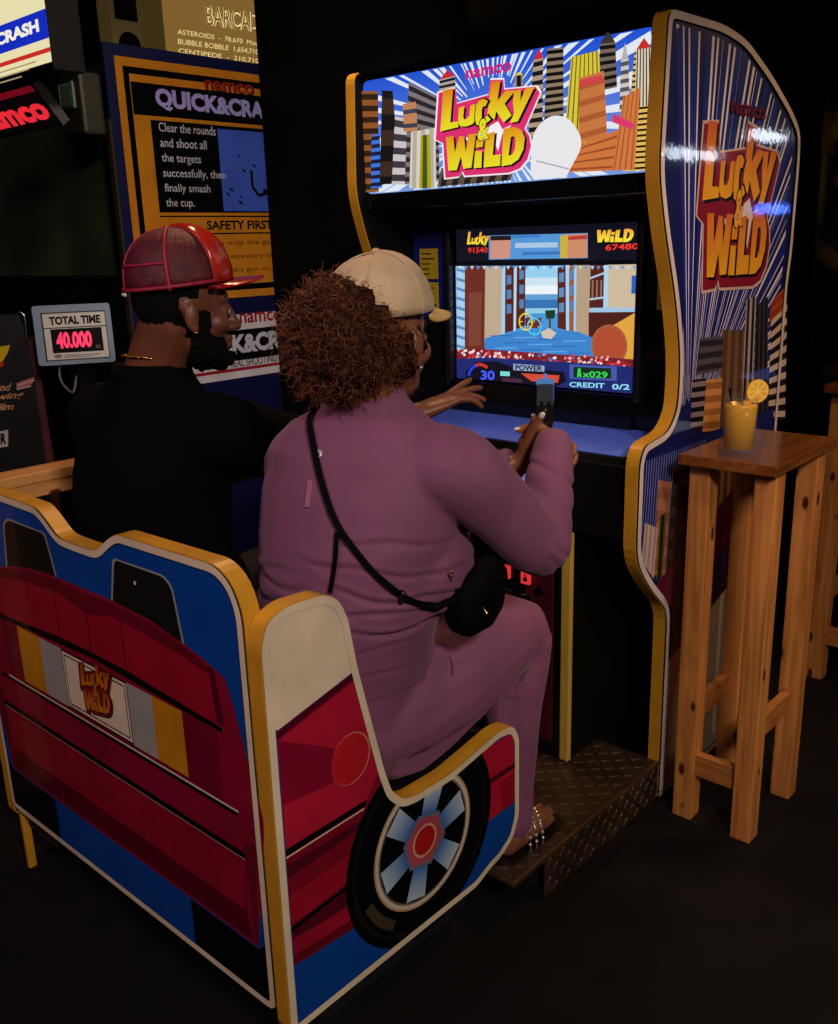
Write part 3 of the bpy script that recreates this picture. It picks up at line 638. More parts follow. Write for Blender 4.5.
for px, py in ((507, 571), (527, 577)):
    (cx, cz), = zc((px, py)); bb = bx('coin_return_button', cx-0.014, cx+0.014, PY-0.024, PY-0.014, cz-0.018, cz+0.018, M_LED, cd, 0.002)
    a = Art(lambda u, v, h: V((u, PY-0.024-h, v))); a.poly([(cx-0.006, cz-0.010), (cx+0.007, cz-0.010), (cx+0.007, cz+0.002), (cx+0.003, cz+0.002), (cx+0.003, cz+0.010), (cx-0.002, cz+0.010), (cx-0.002, cz+0.0), (cx-0.006, cz+0.0)], INK)
    a.build('button_mark', print_mat('button_mark_print'), bb)
    bx('coin_chute', cx-0.018, cx+0.018, PY-0.02, PY-0.014, cz-0.11, cz-0.05, M_CHROME, cd, 0.003)

# ================================================================== STEP PLATFORM
plat = thing('step_platform', 'low diamond tread steel platform in front of the shooting game cabinet', 'platform', (-1.57, 1.77, 0))
M_TREAD = mat('worn_tread_steel', rgb(92, 72, 58), 0.38, 0.75, noise_amt=0.35, noise_scale=9)
M_TREAD_E = mat('bare_steel_edge', rgb(170, 130, 84), 0.3, 0.9)
bx('top_plate', -2.055, CXR-0.001, 1.445, 2.118, 0.105, 0.111, M_TREAD, plat)
bx('edge_angle', CXR-0.0035, CXR+0.0025, 1.445, 2.118, 0.103, 0.1135, M_TREAD_E, plat)
bx('side_skirt', CXR-0.004, CXR, 1.575, 2.118, 0.0, 0.105, M_TREAD, plat)
bx('side_skirt', -2.056, -2.052, 1.575, 2.118, 0.0, 0.105, M_TREAD, plat)
bx('frame', -2.04, CXR-0.03, 1.60, 2.10, 0.0, 0.104, M_MATTEBLACK, plat)
bm = BM()
def lozenge(o, a, b, n):
    P = [o-a, o-b, o+a, o+b]; vs = [bm.verts.new(p) for p in P]+[bm.verts.new(o+n+s*a*0.7) for s in (-1, 1)]
    bm.faces.new((vs[0], vs[1], vs[4])); bm.faces.new((vs[1], vs[2], vs[5], vs[4])); bm.faces.new((vs[2], vs[3], vs[5])); bm.faces.new((vs[3], vs[0], vs[4], vs[5]))
s7 = 0.7071
for i in range(34):
    for j in range(24):
        x = -2.04+i*0.0285; y = 1.455+j*0.0275; sgn = 1 if (i+j) % 2 else -1
        lozenge(V((x, y, 0.111)), V((s7, s7*sgn, 0))*0.014, V((-s7*sgn, s7, 0))*0.0038, V((0, 0, 0.0022)))
for i in range(20):
    for j in range(4):
        y = 1.59+i*0.0275; z = 0.012+j*0.026; sgn = 1 if (i+j) % 2 else -1
        lozenge(V((CXR, y, z)), V((0, s7, s7*sgn))*0.013, V((0, -s7*sgn, s7))*0.0036, V((0.002, 0, 0)))
tag(obj('tread_pattern', bm, M_TREAD, plat), kind='stuff')

# ================================================================== CAR-SHAPED BENCH
BXR, BXL, BY = -1.100, -2.190, 0.825
bench = thing('car_seat_bench', 'two-seat game bench printed like the tail of a red and blue sports car', 'bench', (-1.645, 1.15, 0))
zb = zoom(240, 580, 2.307, 'X', BXR)
side = zb((50, 160), (62, 100), (108, 62), (192, 36), (226, 48), (246, 92), (268, 205), (330, 440), (348, 490), (376, 509), (404, 499), (480, 452), (596, 352), (628, 338), (641, 362), (641, 540), (628, 592), (600, 637), (575, 664))
side = [(max(BY+0.002, y), z) for y, z in side]
zlow = sum(p[1] for p in zb((200, 990), (300, 903), (400, 815)))/3
side = [(y, max(z, zlow)) for y, z in side]; side += [(side[-1][0]-0.045, zlow), (BY+0.002, zlow)]
side = round_poly(side, 0.015, 3)
TH = 0.035
M_BPRINT = print_mat('bench_print', 0.35, 0.15, 0.13)
fBR = lambda u, v, h: V((BXR+h, u, v)); fBL = lambda u, v, h: V((BXL-h, u, v))
BLUE = rgb(14, 66, 148); CRIM = rgb(132, 14, 46); CRIM2 = rgb(176, 26, 52); DKRED = rgb(78, 8, 32); OFFW = rgb(226, 208, 178); GREY = rgb(160, 158, 150); AMB = rgb(196, 132, 26); BLK = rgb(8, 8, 10)
for fn in (fBR, fBL):
    sp_ = obj('side_panel', prism(BM(), side, fn, -TH, 0), M_BLACK, bench)
    rim('edge_moulding', side, fn, -TH+0.001, -0.001, 0.003, M_YELLOW, sp_)
    a = Art(fn); z = zb
    a.poly(inset(side, 0.003), BLUE); a.up()
    a.poly(z((70, 100), (110, 68), (192, 42), (222, 52), (242, 92), (268, 206), (88, 346), (64, 346)), OFFW); a.up()
    a.poly(z((84, 350), (268, 208), (325, 435), (330, 470), (268, 690), (268, 800), (126, 890)), CRIM); a.up()
    a.poly(z((84, 352), (268, 208), (271, 222), (86, 368)), DKRED)
    a.poly(z((88, 370), (272, 226), (322, 434), (290, 512), (106, 622), (100, 520), (210, 470), (300, 400)), CRIM2)
    a.poly(z((106, 640), (288, 528), (274, 600), (262, 690), (118, 800)), rgb(122, 14, 36)); a.up()
    a.poly(z((108, 660), (284, 552), (280, 570), (110, 690)), DKRED); a.poly(z((114, 730), (266, 625), (264, 684), (118, 796)), rgb(150, 20, 42)); a.poly(z((120, 812), (262, 704), (266, 742), (122, 828)), DKRED)
    a.poly(z((122, 832), (266, 746), (268, 800), (126, 888)), rgb(150, 20, 42)); a.poly(z((124, 866), (268, 778), (268, 800), (126, 888)), rgb(100, 10, 30)); a.up()
    a.poly(z((106, 622), (292, 506), (290, 520), (107, 638)), BLK); a.poly(z((106, 640), (286, 526), (286, 529), (107, 643)), OFFW)
    a.poly(z((119, 800), (262, 692), (263, 702), (120, 812)), BLK); a.up()
    gc = z((256, 412))[0]; a.disc(gc, 0.048, rgb(206, 120, 90), ry=0.050); a.up(); a.disc((gc[0]-0.002, gc[1]), 0.046, rgb(188, 30, 44), ry=0.048); a.up()
    # front wing
    a.poly(z((548, 400), (630, 350), (634, 470), (632, 510), (574, 556), (570, 450)), CRIM2); a.up()
    a.poly(z((572, 462), (634, 420), (634, 432), (573, 474)), DKRED); a.poly(z((600, 466), (632, 444), (632, 512), (602, 534)), rgb(150, 18, 40)); a.up()
    # wheel, clipped by the seat line above it
    wc = z((425, 600))[0]; R = wc[1]-z((425, 815))[0][1]
    lim = z((330, 440), (350, 492), (376, 511), (404, 502), (480, 455), (560, 385))
    def clipz(p):
        y, zz = p
        for (y0, z0), (y1, z1) in zip(lim, lim[1:]):
            if y0 <= y <= y1: zz = min(zz, z0+(z1-z0)*(y-y0)/(y1-y0)-0.008)
        return (y, zz)
    def wdisc(r, col, n=48): a.poly([clipz((wc[0]+r*cos(2*pi*k/n), wc[1]+r*sin(2*pi*k/n))) for k in range(n)], col); a.up()
    wdisc(R, BLK); wdisc(R*0.93, rgb(22, 20, 20)); wdisc(R*0.88, BLK)
    for k in range(12):
        t0, t1 = radians(200+k*3), radians(203+k*3)
        a.poly([(wc[0]+r*cos(t), wc[1]+r*sin(t)) for r, t in ((R*0.74, t0), (R*0.84, t0), (R*0.84, t1), (R*0.74, t1))], rgb(64, 56, 40))
    a.up()
    wdisc(R*0.665, rgb(186, 150, 110)); wdisc(R*0.645, rgb(206, 196, 180)); wdisc(R*0.61, rgb(120, 104, 90)); wdisc(R*0.59, BLK)
    for k in range(6):
        t = radians(60*k+15); d = V((cos(t), sin(t))); n = V((-d.y, d.x)); c = V(wc)
        q = [c+d*R*0.26-n*R*0.10, c+d*R*0.57-n*R*0.13, c+d*R*0.57+n*R*0.13, c+d*R*0.26+n*R*0.10]
        a.poly([clipz(tuple(p)) for p in q], lambda p: rgb(54, 104, 176) if hypot(p[0]-wc[0], p[1]-wc[1]) < R*0.4 else rgb(176, 196, 214))
    a.up()
    a.poly([(wc[0]+R*0.30*cos(radians(60*k+45)), wc[1]+R*0.30*sin(radians(60*k+45))) for k in range(6)], rgb(96, 104, 128)); a.up()
    a.poly([(wc[0]+R*0.26*cos(radians(60*k+45)), wc[1]+R*0.26*sin(radians(60*k+45))) for k in range(6)], rgb(170, 70, 84)); a.up()
    a.disc(wc, R*0.165, rgb(200, 150, 120)); a.up(); a.disc(wc, R*0.14, rgb(170, 24, 34)); a.up()
    a.band(side, -0.002, 0.013, OFFW)
    a.build('side_print', M_BPRINT, sp_)
# back
XR_, XL_ = BXR-TH-0.003, BXL+TH+0.003
zbot = at(140, 903, 'Y', BY).z
mid = (XR_+XL_)/2
half = [(XR_, zbot), (XR_, 0.95), (XR_-0.022, 0.995), (XR_-0.06, 1.016), (-1.495, 1.012), (-1.53, 0.992), (-1.572, 0.963), (mid, 0.962)]
top = half + [(2*mid-x, z) for x, z in half[-2::-1]]
top = round_poly(top, 0.022, 3)
fBB = lambda u, v, h: V((u, BY-h, v))
bp_ = obj('back_panel', prism(BM(), top, fBB, -0.035, 0), M_BLACK, bench)
rim('edge_moulding', top, fBB, -0.034, -0.001, 0.003, M_YELLOW, bp_)
a = Art(fBB); z1 = zoom(0, 440, 2.993, 'Y', BY); z2 = zoom(0, 700, 2.793, 'Y', BY)
a.poly(inset(top, 0.003), BLUE); a.up()
mir = lambda pts: [(2*mid-x, z) for x, z in pts]
def both(pts, col): a.poly(pts, col); a.poly(mir(pts), col)
# windows
both(round_poly(z1((336, 352), (490, 404), (516, 438), (558, 640), (332, 500)), 0.012), rgb(150, 150, 140)); a.up()
both(round_poly(z1((342, 358), (488, 410), (512, 442), (552, 640), (337, 500)), 0.012), rgb(24, 25, 22)); a.up()
a.disc(z1((404, 428))[0], 0.004, rgb(200, 210, 200)); a.up()
# red tail
rightside = z1((340, 482), (450, 540), (560, 617), (632, 676), (672, 712), (700, 800), (756, 1018))+z2((735, 330), (738, 372), (728, 560), (722, 690), (540, 562))
bott = z2((540, 562), (350, 420), (150, 268))
def upper(x0=None): return None
half_r = z1((160, 408), (340, 482), (450, 540), (560, 617), (632, 676), (672, 712), (700, 800), (752, 1000))+z2((735, 330), (738, 372), (730, 560), (722, 690))
zc_top = z1((160, 408))[0][1]; body = [(x, zz) for x, zz in half_r if x > mid]
body = [(mid, max(p[1] for p in half_r))] + body; body += [(mid, body[-1][1])]
both(body, CRIM); a.up()
# raised spoiler (lighter) with its dark underline
both([(mid, body[0][1]-0.012)]+[p for p in z1((340, 492), (450, 550), (556, 624), (622, 680), (652, 840), (545, 800), (380, 690)) if p[0] > mid]+[(mid, z1((380, 690))[0][1]+0.006)], rgb(150, 18, 42)); a.up()
both([(mid, body[0][1]-0.010)]+[p for p in z1((340, 490), (450, 548), (556, 622), (626, 680), (622, 700), (550, 650), (450, 590), (340, 530)) if p[0] > mid]+[(mid, body[0][1]-0.055)], rgb(100, 10, 32)); a.up()
a.poly(z1((622, 676), (640, 684), (672, 858), (652, 846)), DKRED); a.poly(mir(z1((622, 676), (640, 684), (672, 858), (652, 846))), DKRED)
l1, l2 = z1((380, 698), (665, 862)); both([(mid, l1[1]+0.007), (l1[0], l1[1]+0.006), l2, (l2[0], l2[1]-0.010), (mid, l1[1]-0.006)], BLK); a.up()
for x in (l1[0], mid+0.0, 2*mid-l1[0]): a.line((x, l1[1]), (x, body[0][1]-0.03), 0.004, rgb(90, 8, 26))
# panel with coloured stripes and badge
tl, tr, bl_, br_ = z1((55, 562), (545, 806), (78, 724), (562, 1004))
zt_, zb_ = (tl[1]+tr[1])/2, (bl_[1]+br_[1])/2
xs = [z1(p)[0][0] for p in ((64, 640), (128, 660), (192, 690), (388, 800), (462, 840), (554, 900))]
a.poly([(XL_+0.10, zb_-0.01), (XR_-0.10, zb_-0.01), (XR_-0.10, zt_), (XL_+0.10, zt_)], rgb(110, 10, 36)); a.up()
for (x0, x1, c) in ((xs[0], xs[1], AMB), (xs[1], xs[2], GREY), (xs[3], xs[4], GREY), (xs[4], xs[5], AMB)): a.poly([(x0, zb_), (x1, zb_), (x1, zt_), (x0, zt_)], c)
a.poly([(xs[2], zb_), (xs[3], zb_), (xs[3], zt_), (xs[2], zt_)], BLK); a.up()
bw0, bw1, bz0, bz1 = xs[2]+0.003, xs[3]-0.003, zb_+0.004, zt_-0.004
a.poly([(bw0, bz0), (bw1, bz0), (bw1, bz1), (bw0, bz1)], OFFW); a.up()
a.band([(bw0, bz0), (bw1, bz0), (bw1, bz1), (bw0, bz1)], 0.006, 0.009, BLK); a.up()
za = zoom(20, 640, 4.656, 'Y', BY); b0, b1, b2 = [V(p) for p in za((300, 335), (455, 372), (268, 95))]
wordmark(a, lambda u, v: tuple(b0+(b1-b0)*u+(V((b0.x, b2.y))-b0)*v), rgb(120, 24, 22), rgb(150, 50, 20), rgb(206, 120, 26), edge=BLK)
text3(a, za, 'namco', (240, 300), (282, 322), (240, 290), rgb(120, 60, 50)); a.up()
a.line((XL_+0.10, zb_-0.008), (XR_-0.055, zb_-0.008), 0.004, OFFW); a.line((XL_+0.06, zb_-0.014), (XR_-0.06, zb_-0.014), 0.008, BLK); a.up()
# bumper
m1, m2 = z2((30, 14), (685, 414)); zl = (m1[1]+m2[1])/2
both([(mid, zl), (m2[0], zl), (m2[0]+0.0, zl-0.012), (mid, zl-0.012)], BLK); a.line((mid-(m2[0]-mid), zl-0.014), (m2[0], zl-0.014), 0.003, rgb(170, 120, 90)); a.up()
q = z2((690, 600), (722, 690)); zlow_ = q[1][1]
both([(mid, zl-0.022), (m2[0], zl-0.022), (q[0][0], q[0][1]+0.01), (mid, q[0][1]+0.01)], rgb(140, 16, 40)); a.up()
both([(mid, q[0][1]+0.012), (q[0][0], q[0][1]+0.012), (q[1][0]-0.01, zlow_+0.012), (mid, zlow_+0.012)], rgb(88, 8, 28)); a.up()
both([(m2[0]+0.005, zl+0.02), (m2[0]+0.03, zl+0.03), (q[1][0], zlow_), (m2[0]+0.01, q[0][1])], rgb(104, 12, 36)); a.up()
# black lower corners, blue centre
xa = z2((542, 600))[0][0]
both([(xa, zlow_), (q[1][0]+0.005, zlow_), (XR_-0.012, zlow_+0.02), (XR_-0.012, zbot+0.01), (xa, zbot+0.01)], BLK); a.up()
a.band(top, -0.002, 0.012, OFFW)
a.build('back_print', M_BPRINT, bp_)
# seat and base
M_SEAT = mat('black_vinyl', rgb(12, 12, 14), 0.38, bump=0.1)
bx('seat_cushion', BXL+TH+0.004, BXR-TH-0.004, BY+0.06, 1.44, 0.40, 0.47, M_SEAT, bench, 0.02)
bx('backrest', BXL+TH+0.004, BXR-TH-0.004, BY+0.037, BY+0.075, 0.44, 0.93, M_SEAT, bench, 0.015)
bx('seat_box', BXL+TH+0.006, BXR-TH-0.006, BY+0.09, 1.38, 0.17, 0.40, M_MATTEBLACK, bench)
bx('base', -2.02, -1.20, 0.98, 1.43, 0.0, 0.17, M_MATTEBLACK, bench)
bx('yellow_support_post', -2.150, -2.137, 0.83, 0.85, 0.0, zbot-0.002, M_YELLOW, bench, 0.002)
bx('base_strut', -2.150, -1.99, 0.845, 1.0, 0.12, 0.16, M_MATTEBLACK, bench)

# ================================================================== TALL WOODEN STOOL TABLES
M_PINE = wood_mat('varnished_pine', rgb(208, 138, 72), rgb(156, 92, 44), 0.42)
M_PINE_X = wood_mat('varnished_pine_rail', rgb(190, 122, 64), rgb(150, 88, 42), 0.42, 'X', False)
M_TOP = wood_mat('varnished_dark_top', rgb(134, 78, 34), rgb(92, 48, 20), 0.16, 'Y', False)
def stool(label, x0, x1, y0, y1, ht, lw=0.052, group=None):
    cx, cy = (x0+x1)/2, (y0+y1)/2
    t = thing('tall_wooden_table', label, 'table', (cx, cy, 0), group)
    bx('table_top', x0-0.012, x1+0.012, y0-0.04, y1+0.04, ht-0.026, ht, M_TOP, t, 0.003)
    for ax_ in (x0, x1-lw):
        for ay in (y0, y1-lw):
            bm = BM(); box(bm, ax_, ax_+lw, ay, ay+lw, 0.0, ht-0.0265, 0.003); obj('leg', bm, M_PINE, t)
    ry0, ry1 = y0+lw, y1-lw
    for ax_ in (x0+0.012, x1-0.034): bx('side_rail', ax_, ax_+0.022, ry0, ry1, 0.27, 0.33, M_PINE_X, t, 0.002)
    for ay, z0 in ((y0+0.012, 0.13), (y1-0.04, 0.20)): bx('end_rail', x0+lw, x1-lw, ay, ay+0.024, z0, z0+0.062, M_PINE_X, t, 0.002)
    return t
stool('narrow pine table beside the printed cabinet side, carrying a yellow drink', -1.004, -0.790, 2.075, 2.385, 1.0)
stool('dim pine table farther back at the right edge of the picture', -1.035, -0.80, 3.12, 3.46, 1.03)

# drink
GX, GY, GZ = -0.897, 2.10, 1.0005
g = thing('cocktail_glass', 'yellow iced drink in a straight tumbler on the pine table', 'drink', (GX, GY, GZ))
M_GLASS = mat('clear_glass', (0.2, 0.2, 0.18, 1), 0.03); M_GLASS.node_tree.nodes['Principled BSDF'].inputs['Alpha'].default_value = 0.13
M_JUICE = mat('cloudy_yellow_drink', rgb(240, 178, 20), 0.3, noise_amt=0.12, noise_scale=60); M_JUICE.node_tree.nodes['Principled BSDF'].inputs['Subsurface Weight'].default_value = 0.3; M_JUICE.node_tree.nodes['Principled BSDF'].inputs['Subsurface Radius'].default_value = (0.03, 0.02, 0.006)
c = (GX, GY, GZ)
obj('tumbler', lathe(BM(), [(0.001, 0), (0.033, 0), (0.035, 0.003), (0.040, 0.140), (0.0382, 0.140), (0.0335, 0.016), (0.001, 0.014)], c, 32), M_GLASS, g, True)
obj('drink', lathe(BM(), [(0.001, 0.0165), (0.0325, 0.0185), (0.0364, 0.116), (0.035, 0.120), (0.001, 0.119)], c, 28), M_JUICE, g, True)
for k, (dx, dy, dz, rot) in enumerate(((0.012, 0.006, 0.117, 0.4), (-0.014, -0.01, 0.115, 1.1), (0.0, -0.016, 0.110, 0.1))):
    bm = BM(); box(bm, -0.009, 0.009, -0.009, 0.009, -0.009, 0.009, 0.002); bmesh.ops.rotate(bm, verts=bm.verts[:], cent=(0, 0, 0), matrix=Matrix.Rotation(rot, 3, 'Z') @ Matrix.Rotation(rot*0.7, 3, 'X')); bmesh.ops.translate(bm, verts=bm.verts[:], vec=V(c)+V((dx, dy, dz))); obj('ice_cube', bm, mat('cloudy_ice', rgb(226, 170, 60), 0.15), g)
obj('straw', tube(BM(), [V(c)+V((-0.006, 0.0, 0.05)), V(c)+V((-0.024, -0.016, 0.16))], 0.003, 10), M_GLOSSBLACK, g, True)
# lemon slice, edge on the rim
d = (V((0.62, 0.78, 0))).normalized(); nrm = V((d.y, -d.x, 0)); lc = V(c)+d*0.038+V((0, 0, 0.148))
axs = (d, V((0, 0, 1)), nrm)
sl = obj('lemon_slice', lathe(BM(), [(0.001, -0.0035), (0.027, -0.0035), (0.028, 0), (0.027, 0.0035), (0.001, 0.0035)], lc, 28, axs), mat('lemon_rind', rgb(232, 170, 30), 0.4), g)
for s in (-1, 1):
    a = Art(lambda u, v, h, s=s: lc+d*u+V((0, 0, 1))*v+nrm*s*(0.0036+h))
    a.disc((0, 0), 0.0245, rgb(240, 214, 140)); a.up()
    for k in range(8): t0, t1 = radians(45*k+4), radians(45*k+41); a.poly([(0.003*cos((t0+t1)/2), 0.003*sin((t0+t1)/2))]+[(0.0225*cos(t0+(t1-t0)*j/4), 0.0225*sin(t0+(t1-t0)*j/4)) for j in range(5)], rgb(236, 176, 44))
    a.build('lemon_flesh', print_mat('lemon_flesh_colour', 0.3, 0.2), sl)

# ================================================================== TARGET SHOOTING GAME ON THE LEFT
def zplane(ox, oy, sc, P0, n, ua, va):
    P0, n, ua, va = V(P0), V(n).normalized(), V(ua), V(va)
    def f(*pts):
        out = []
        for x, y in pts:
            d = ray(ox+x/sc, oy+y/sc); p = CO+d*((P0-CO).dot(n)/d.dot(n))-P0; out.append((p.dot(ua), p.dot(va)))
        return out
    return f
QX, QF = -3.0, 1.82
qc = thing('arcade_cabinet', 'dark blue target shooting game with orange instruction panel behind the man', 'arcade cabinet', (-3.6, 2.4, 0))
M_NAVY = mat('navy_laminate', rgb(14, 18, 66), 0.4, noise_amt=0.15)
bx('cabinet_body', -4.25, QX-0.02, QF+0.12, 2.95, 0.0, 2.14, M_MATTEBLACK, qc)
qs = bx('side_panel', QX-0.02, QX, QF, 2.95, 0.0, 2.165, M_NAVY, qc)
bx('side_panel', -4.27, -4.25, QF, 2.95, 0.0, 2.165, M_NAVY, qc)
bx('metal_edge_strip', QX-0.024, QX+0.002, QF-0.008, QF, 0.95, 1.93, mat('dull_gold_metal', rgb(150, 130, 84), 0.3, 0.9), qc)
M_QPRINT = print_mat('instruction_print', 0.3, 0.35, 0.12)
fQ = lambda u, v, h: V((QX+h, u, v)); a = Art(fQ)
q1 = zoom(0, 0, 2.993, 'X', QX); q2 = zoom(0, 200, 2.993, 'X', QX)
ORG = rgb(196, 126, 34); QB = rgb(10, 10, 14); LILAC = rgb(168, 160, 232); PALE = rgb(196, 196, 206)
(ul, zt0), = q1((340, 165)); (_, zb0), = q2((600, 300)); UR = 2.80
def qr(u0, u1, z0, z1, c): a.poly([(u0, z0), (u1, z0), (u1, z1), (u0, z1)], c)
qr(ul, UR, zb0, zt0, ORG); a.up()
d_ = 0.035
for (o, w) in ((0.028, 0.022),): 
    qr(ul+o, UR, zt0-o-w, zt0-o, QB); qr(ul+o, ul+o+w, zb0+o, zt0-o, QB); qr(ul+o, UR, zb0+o, zb0+o+w, QB)
(u1, zz1), (_, zz2) = q1((390, 243), (400, 342)); qr(u1, UR, zz2, zz1, QB); a.up()
(bu0, bz1), (bu1, bz0) = q1((450, 358), (475, 636)); qr(bu0, UR, bz0, bz1, QB); a.up()
tl_, br__ = q1((650, 388), (806, 634)); qr(tl_[0], UR-0.2, bz0+0.006, bz1-0.012, rgb(66, 96, 206)); a.up()
r = random.Random(2)
for k in range(16):
    x, y = r.uniform(665, 800), r.uniform(440, 600); w = r.uniform(4, 13); a.poly(q1((x, y), (x+w, y+w*0.6), (x+w*1.2, y+w*1.4), (x+w*0.3, y+w*0.8)), QB)
a.path(q1((752, 510), (756, 560), (775, 585), (812, 575)), 0.012, QB); a.up()
o_, e_, t_ = [V(p) for p in q1((468, 328), (790, 366), (466, 262))]
a.text('QUICK&CRASH', o_, (e_-o_)*1.20, V((0, (t_-o_).y)), LILAC, 0.05); a.up()
for col, off in ((QB, 0.004), (rgb(150, 40, 26), 0.0)):
    o_, e_, t_ = [V(p) for p in q1((614, 268), (760, 284), (614, 238))]; a.text('namco', o_+V((off, -off)), (e_-o_), V((0, (t_-o_).y)), col, 0.02); a.up()
for k, s in enumerate(('Clear the rounds', 'and shoot all', 'the targets', 'successfully, then', 'finally smash', 'the cup.')):
    zc_ = bz1-(k+0.72)*(bz1-bz0)/6.1; wid = glyphs(s)[1]; hh = 0.036 if any(ch in s for ch in 'ypgj,') else 0.030
    a.text(s, (bu0+0.03, zc_-(0.007 if hh > 0.03 else 0)), (0.0150*len(s), 0), (0, hh), PALE, 0.005)
a.up()
(su, sz), (_, sz2) = q1((620, 688), (620, 660)); a.text('SAFETY FIRST', (su, sz), (0.31, 0), (0, sz2-sz), QB, 0.03)
qr(bu0, UR, sz-0.016, sz-0.011, QB); qr(bu0, UR, sz2+0.012, sz2+0.017, QB)
for k in range(3):
    zz = sz-0.06-k*0.05
    a.text(('use only the game gun', 'not necessary to reload', 'keep the gun on the rest')[k], (su+0.01, zz), (0.42, 0), (0, 0.022), rgb(70, 40, 14), 0.0)
a.up()
# lower white plate
(pu0, pz1), (pu1, pz0) = q2((560, 348), (580, 556)); pz1 = q2((760, 338))[0][1]; pz0 = q2((760, 526))[0][1]
pu0 -= 0.16
qr(pu0, UR-0.1, pz0, pz1, rgb(206, 200, 206)); a.up()
k0, k1 = q2((760, 384), (760, 474)); qr(pu0, UR-0.1, k1[1], k0[1], QB); a.up()
n0, n1 = q2((718, 371), (830, 366)); a.text('namco', (n0[0], n0[1]), ((n1[0]-n0[0])*1.12, 0), (0, 0.04), rgb(140, 24, 36), 0.02)
c0_, c1__ = q2((690, 470), (828, 458)); w4 = c1__[0]-c0_[0]; a.text('QUICK&CRASH', (c0_[0]-w4*0.95, (k1[1]+0.014)), (w4*2.75, 0), (0, (k0[1]-k1[1])*0.74), rgb(190, 190, 206), 0.05)
r0_, r1_ = q2((690, 503), (830, 484)); a.text('REAL SHOOTING GAME', (r0_[0], r0_[1]), ((r1_[0]-r0_[0])*1.38, 0), (0, 0.03), QB, 0.01)
qr(pu0, UR-0.1, pz0+0.028, pz0+0.040, rgb(150, 30, 44)); a.up()
a.build('side_print', M_QPRINT, qs)
# dark glass front
M_TINT = mat('dim_green_glass', rgb(84, 98, 70), 0.4, noise_amt=0.5, noise_scale=3)
bx('front_glass', -4.25, QX-0.03, QF+0.09, QF+0.11, 1.42, 1.98, M_TINT, qc)
bx('front_frame', -4.25, QX-0.03, QF+0.04, QF+0.12, 1.35, 1.415, M_BLACK, qc)
bx('lower_front', -4.25, QX-0.03, QF+0.0, QF+0.12, 0.0, 1.35, M_BLACK, qc)
# overhanging lit title
OY = 1.50
q5 = zoom(0, 0, 6.983, 'Y', OY)
mc = q5((315, -20), (355, 432)); mxr = (mc[0][0]+mc[1][0])/2; zb5 = mc[1][1]; zt5 = zb5+0.40; mxl = mxr-1.1
tt = bx('title_box', mxl-0.02, mxr+0.005, OY, OY+0.10, zb5-0.02, zt5+0.02, M_BLACK, qc)
fT = lambda u, v, h: V((u, OY-h, v)); a = Art(fT)
a.poly([(mxl, zb5), (mxr, zb5), (mxr, zt5), (mxl, zt5)], rgb(236, 226, 178)); a.up()
hy = lambda y: q5((345, y))[0][1]
b1_, b0_ = q5((318, 58))[0][1], q5((332, 266))[0][1]; a.poly([(mxl, b0_), (mxr, b0_), (mxr, b1_), (mxl, b1_)], rgb(22, 44, 190)); a.up()
tw = 0.60; a.text('QUICK&CRASH', (mxr-0.05-tw, b0_+0.018), (tw, 0), (0, (b1_-b0_)-0.036), rgb(246, 242, 226), 0.05)
a.text('namco', (mxr-0.42-0.32, b1_+0.025), (0.42, 0), (0, 0.055), rgb(206, 60, 36), 0.02)
a.text('REAL SHOOTING GAME', (mxr-0.36-0.5, b0_-0.05), (0.52, 0), (0, 0.028), rgb(186, 150, 90), 0.01)
rz = q5((346, 345))[0][1]; a.poly([(mxl, rz-0.006), (mxr, rz-0.006), (mxr, rz+0.006), (mxl, rz+0.006)], rgb(206, 44, 36))
for k in range(3): a.line((mxr-0.42, rz-0.02-k*0.014), (mxr-0.09-k*0.05, rz-0.02-k*0.014), 0.004, rgb(170, 150, 110)); a.line((mxr-0.9, rz-0.02-k*0.014), (mxr-0.5, rz-0.02-k*0.014), 0.004, rgb(170, 150, 110))
a.build('title_print', print_mat('backlit_title_print', 0.3, emit=0.95), tt)
# red lit maker sign, leaning back under the title
P0 = V((-3.05, 1.56, 1.93)); tn = V((0.0, -0.80, -0.60)); ua = V((1, 0, 0)); va = ua.cross(tn)*-1
va = V((0, -0.60, 0.80)); 
qn = zplane(0, 0, 6.983, P0, tn, ua, va); fN = lambda u, v, h: P0+ua*u+va*v+tn*h
pr = qn((272, 572), (398, 885)); nr = (pr[0][0]+pr[1][0])/2; nb, nt_ = pr[1][1], pr[0][1]
sg = obj('red_sign_frame', prism(BM(), [(nr-0.75, nb), (nr, nb), (nr, nt_), (nr-0.75, nt_)], fN, -0.03, 0), mat('grey_sign_frame', rgb(80, 76, 78), 0.4), qc)
a = Art(fN); a.poly([(nr-0.73, nb+0.015), (nr-0.016, nb+0.015), (nr-0.016, nt_-0.004), (nr-0.73, nt_-0.004)], rgb(10, 4, 6)); a.up()
hN = nt_-nb; a.poly([(nr-0.73, nt_-0.16*hN), (nr-0.016, nt_-0.16*hN), (nr-0.016, nt_-0.02*hN), (nr-0.73, nt_-0.02*hN)], rgb(110, 10, 24))
a.text('namco', (nr-0.50, nb+0.20*hN), (0.475, 0), (0, 0.40*hN), rgb(236, 44, 56), 0.05); a.build('red_sign_print', print_mat('red_lit_sign', 0.3, emit=0.95), sg)
# little camera-like gadget beside the red sign
gp = at(70, 100, 'Y', 1.72); gd = bx('sensor_housing', gp.x-0.07, gp.x+0.07, 1.72, 1.80, gp.z-0.11, gp.z+0.08, mat('olive_grey_plastic', rgb(52, 48, 34), 0.5), qc, 0.012)
bx('sensor_window', gp.x-0.05, gp.x+0.035, 1.712, 1.722, gp.z-0.03, gp.z+0.055, mat('pale_green_lens', rgb(120, 150, 130), 0.2), gd, 0.01)

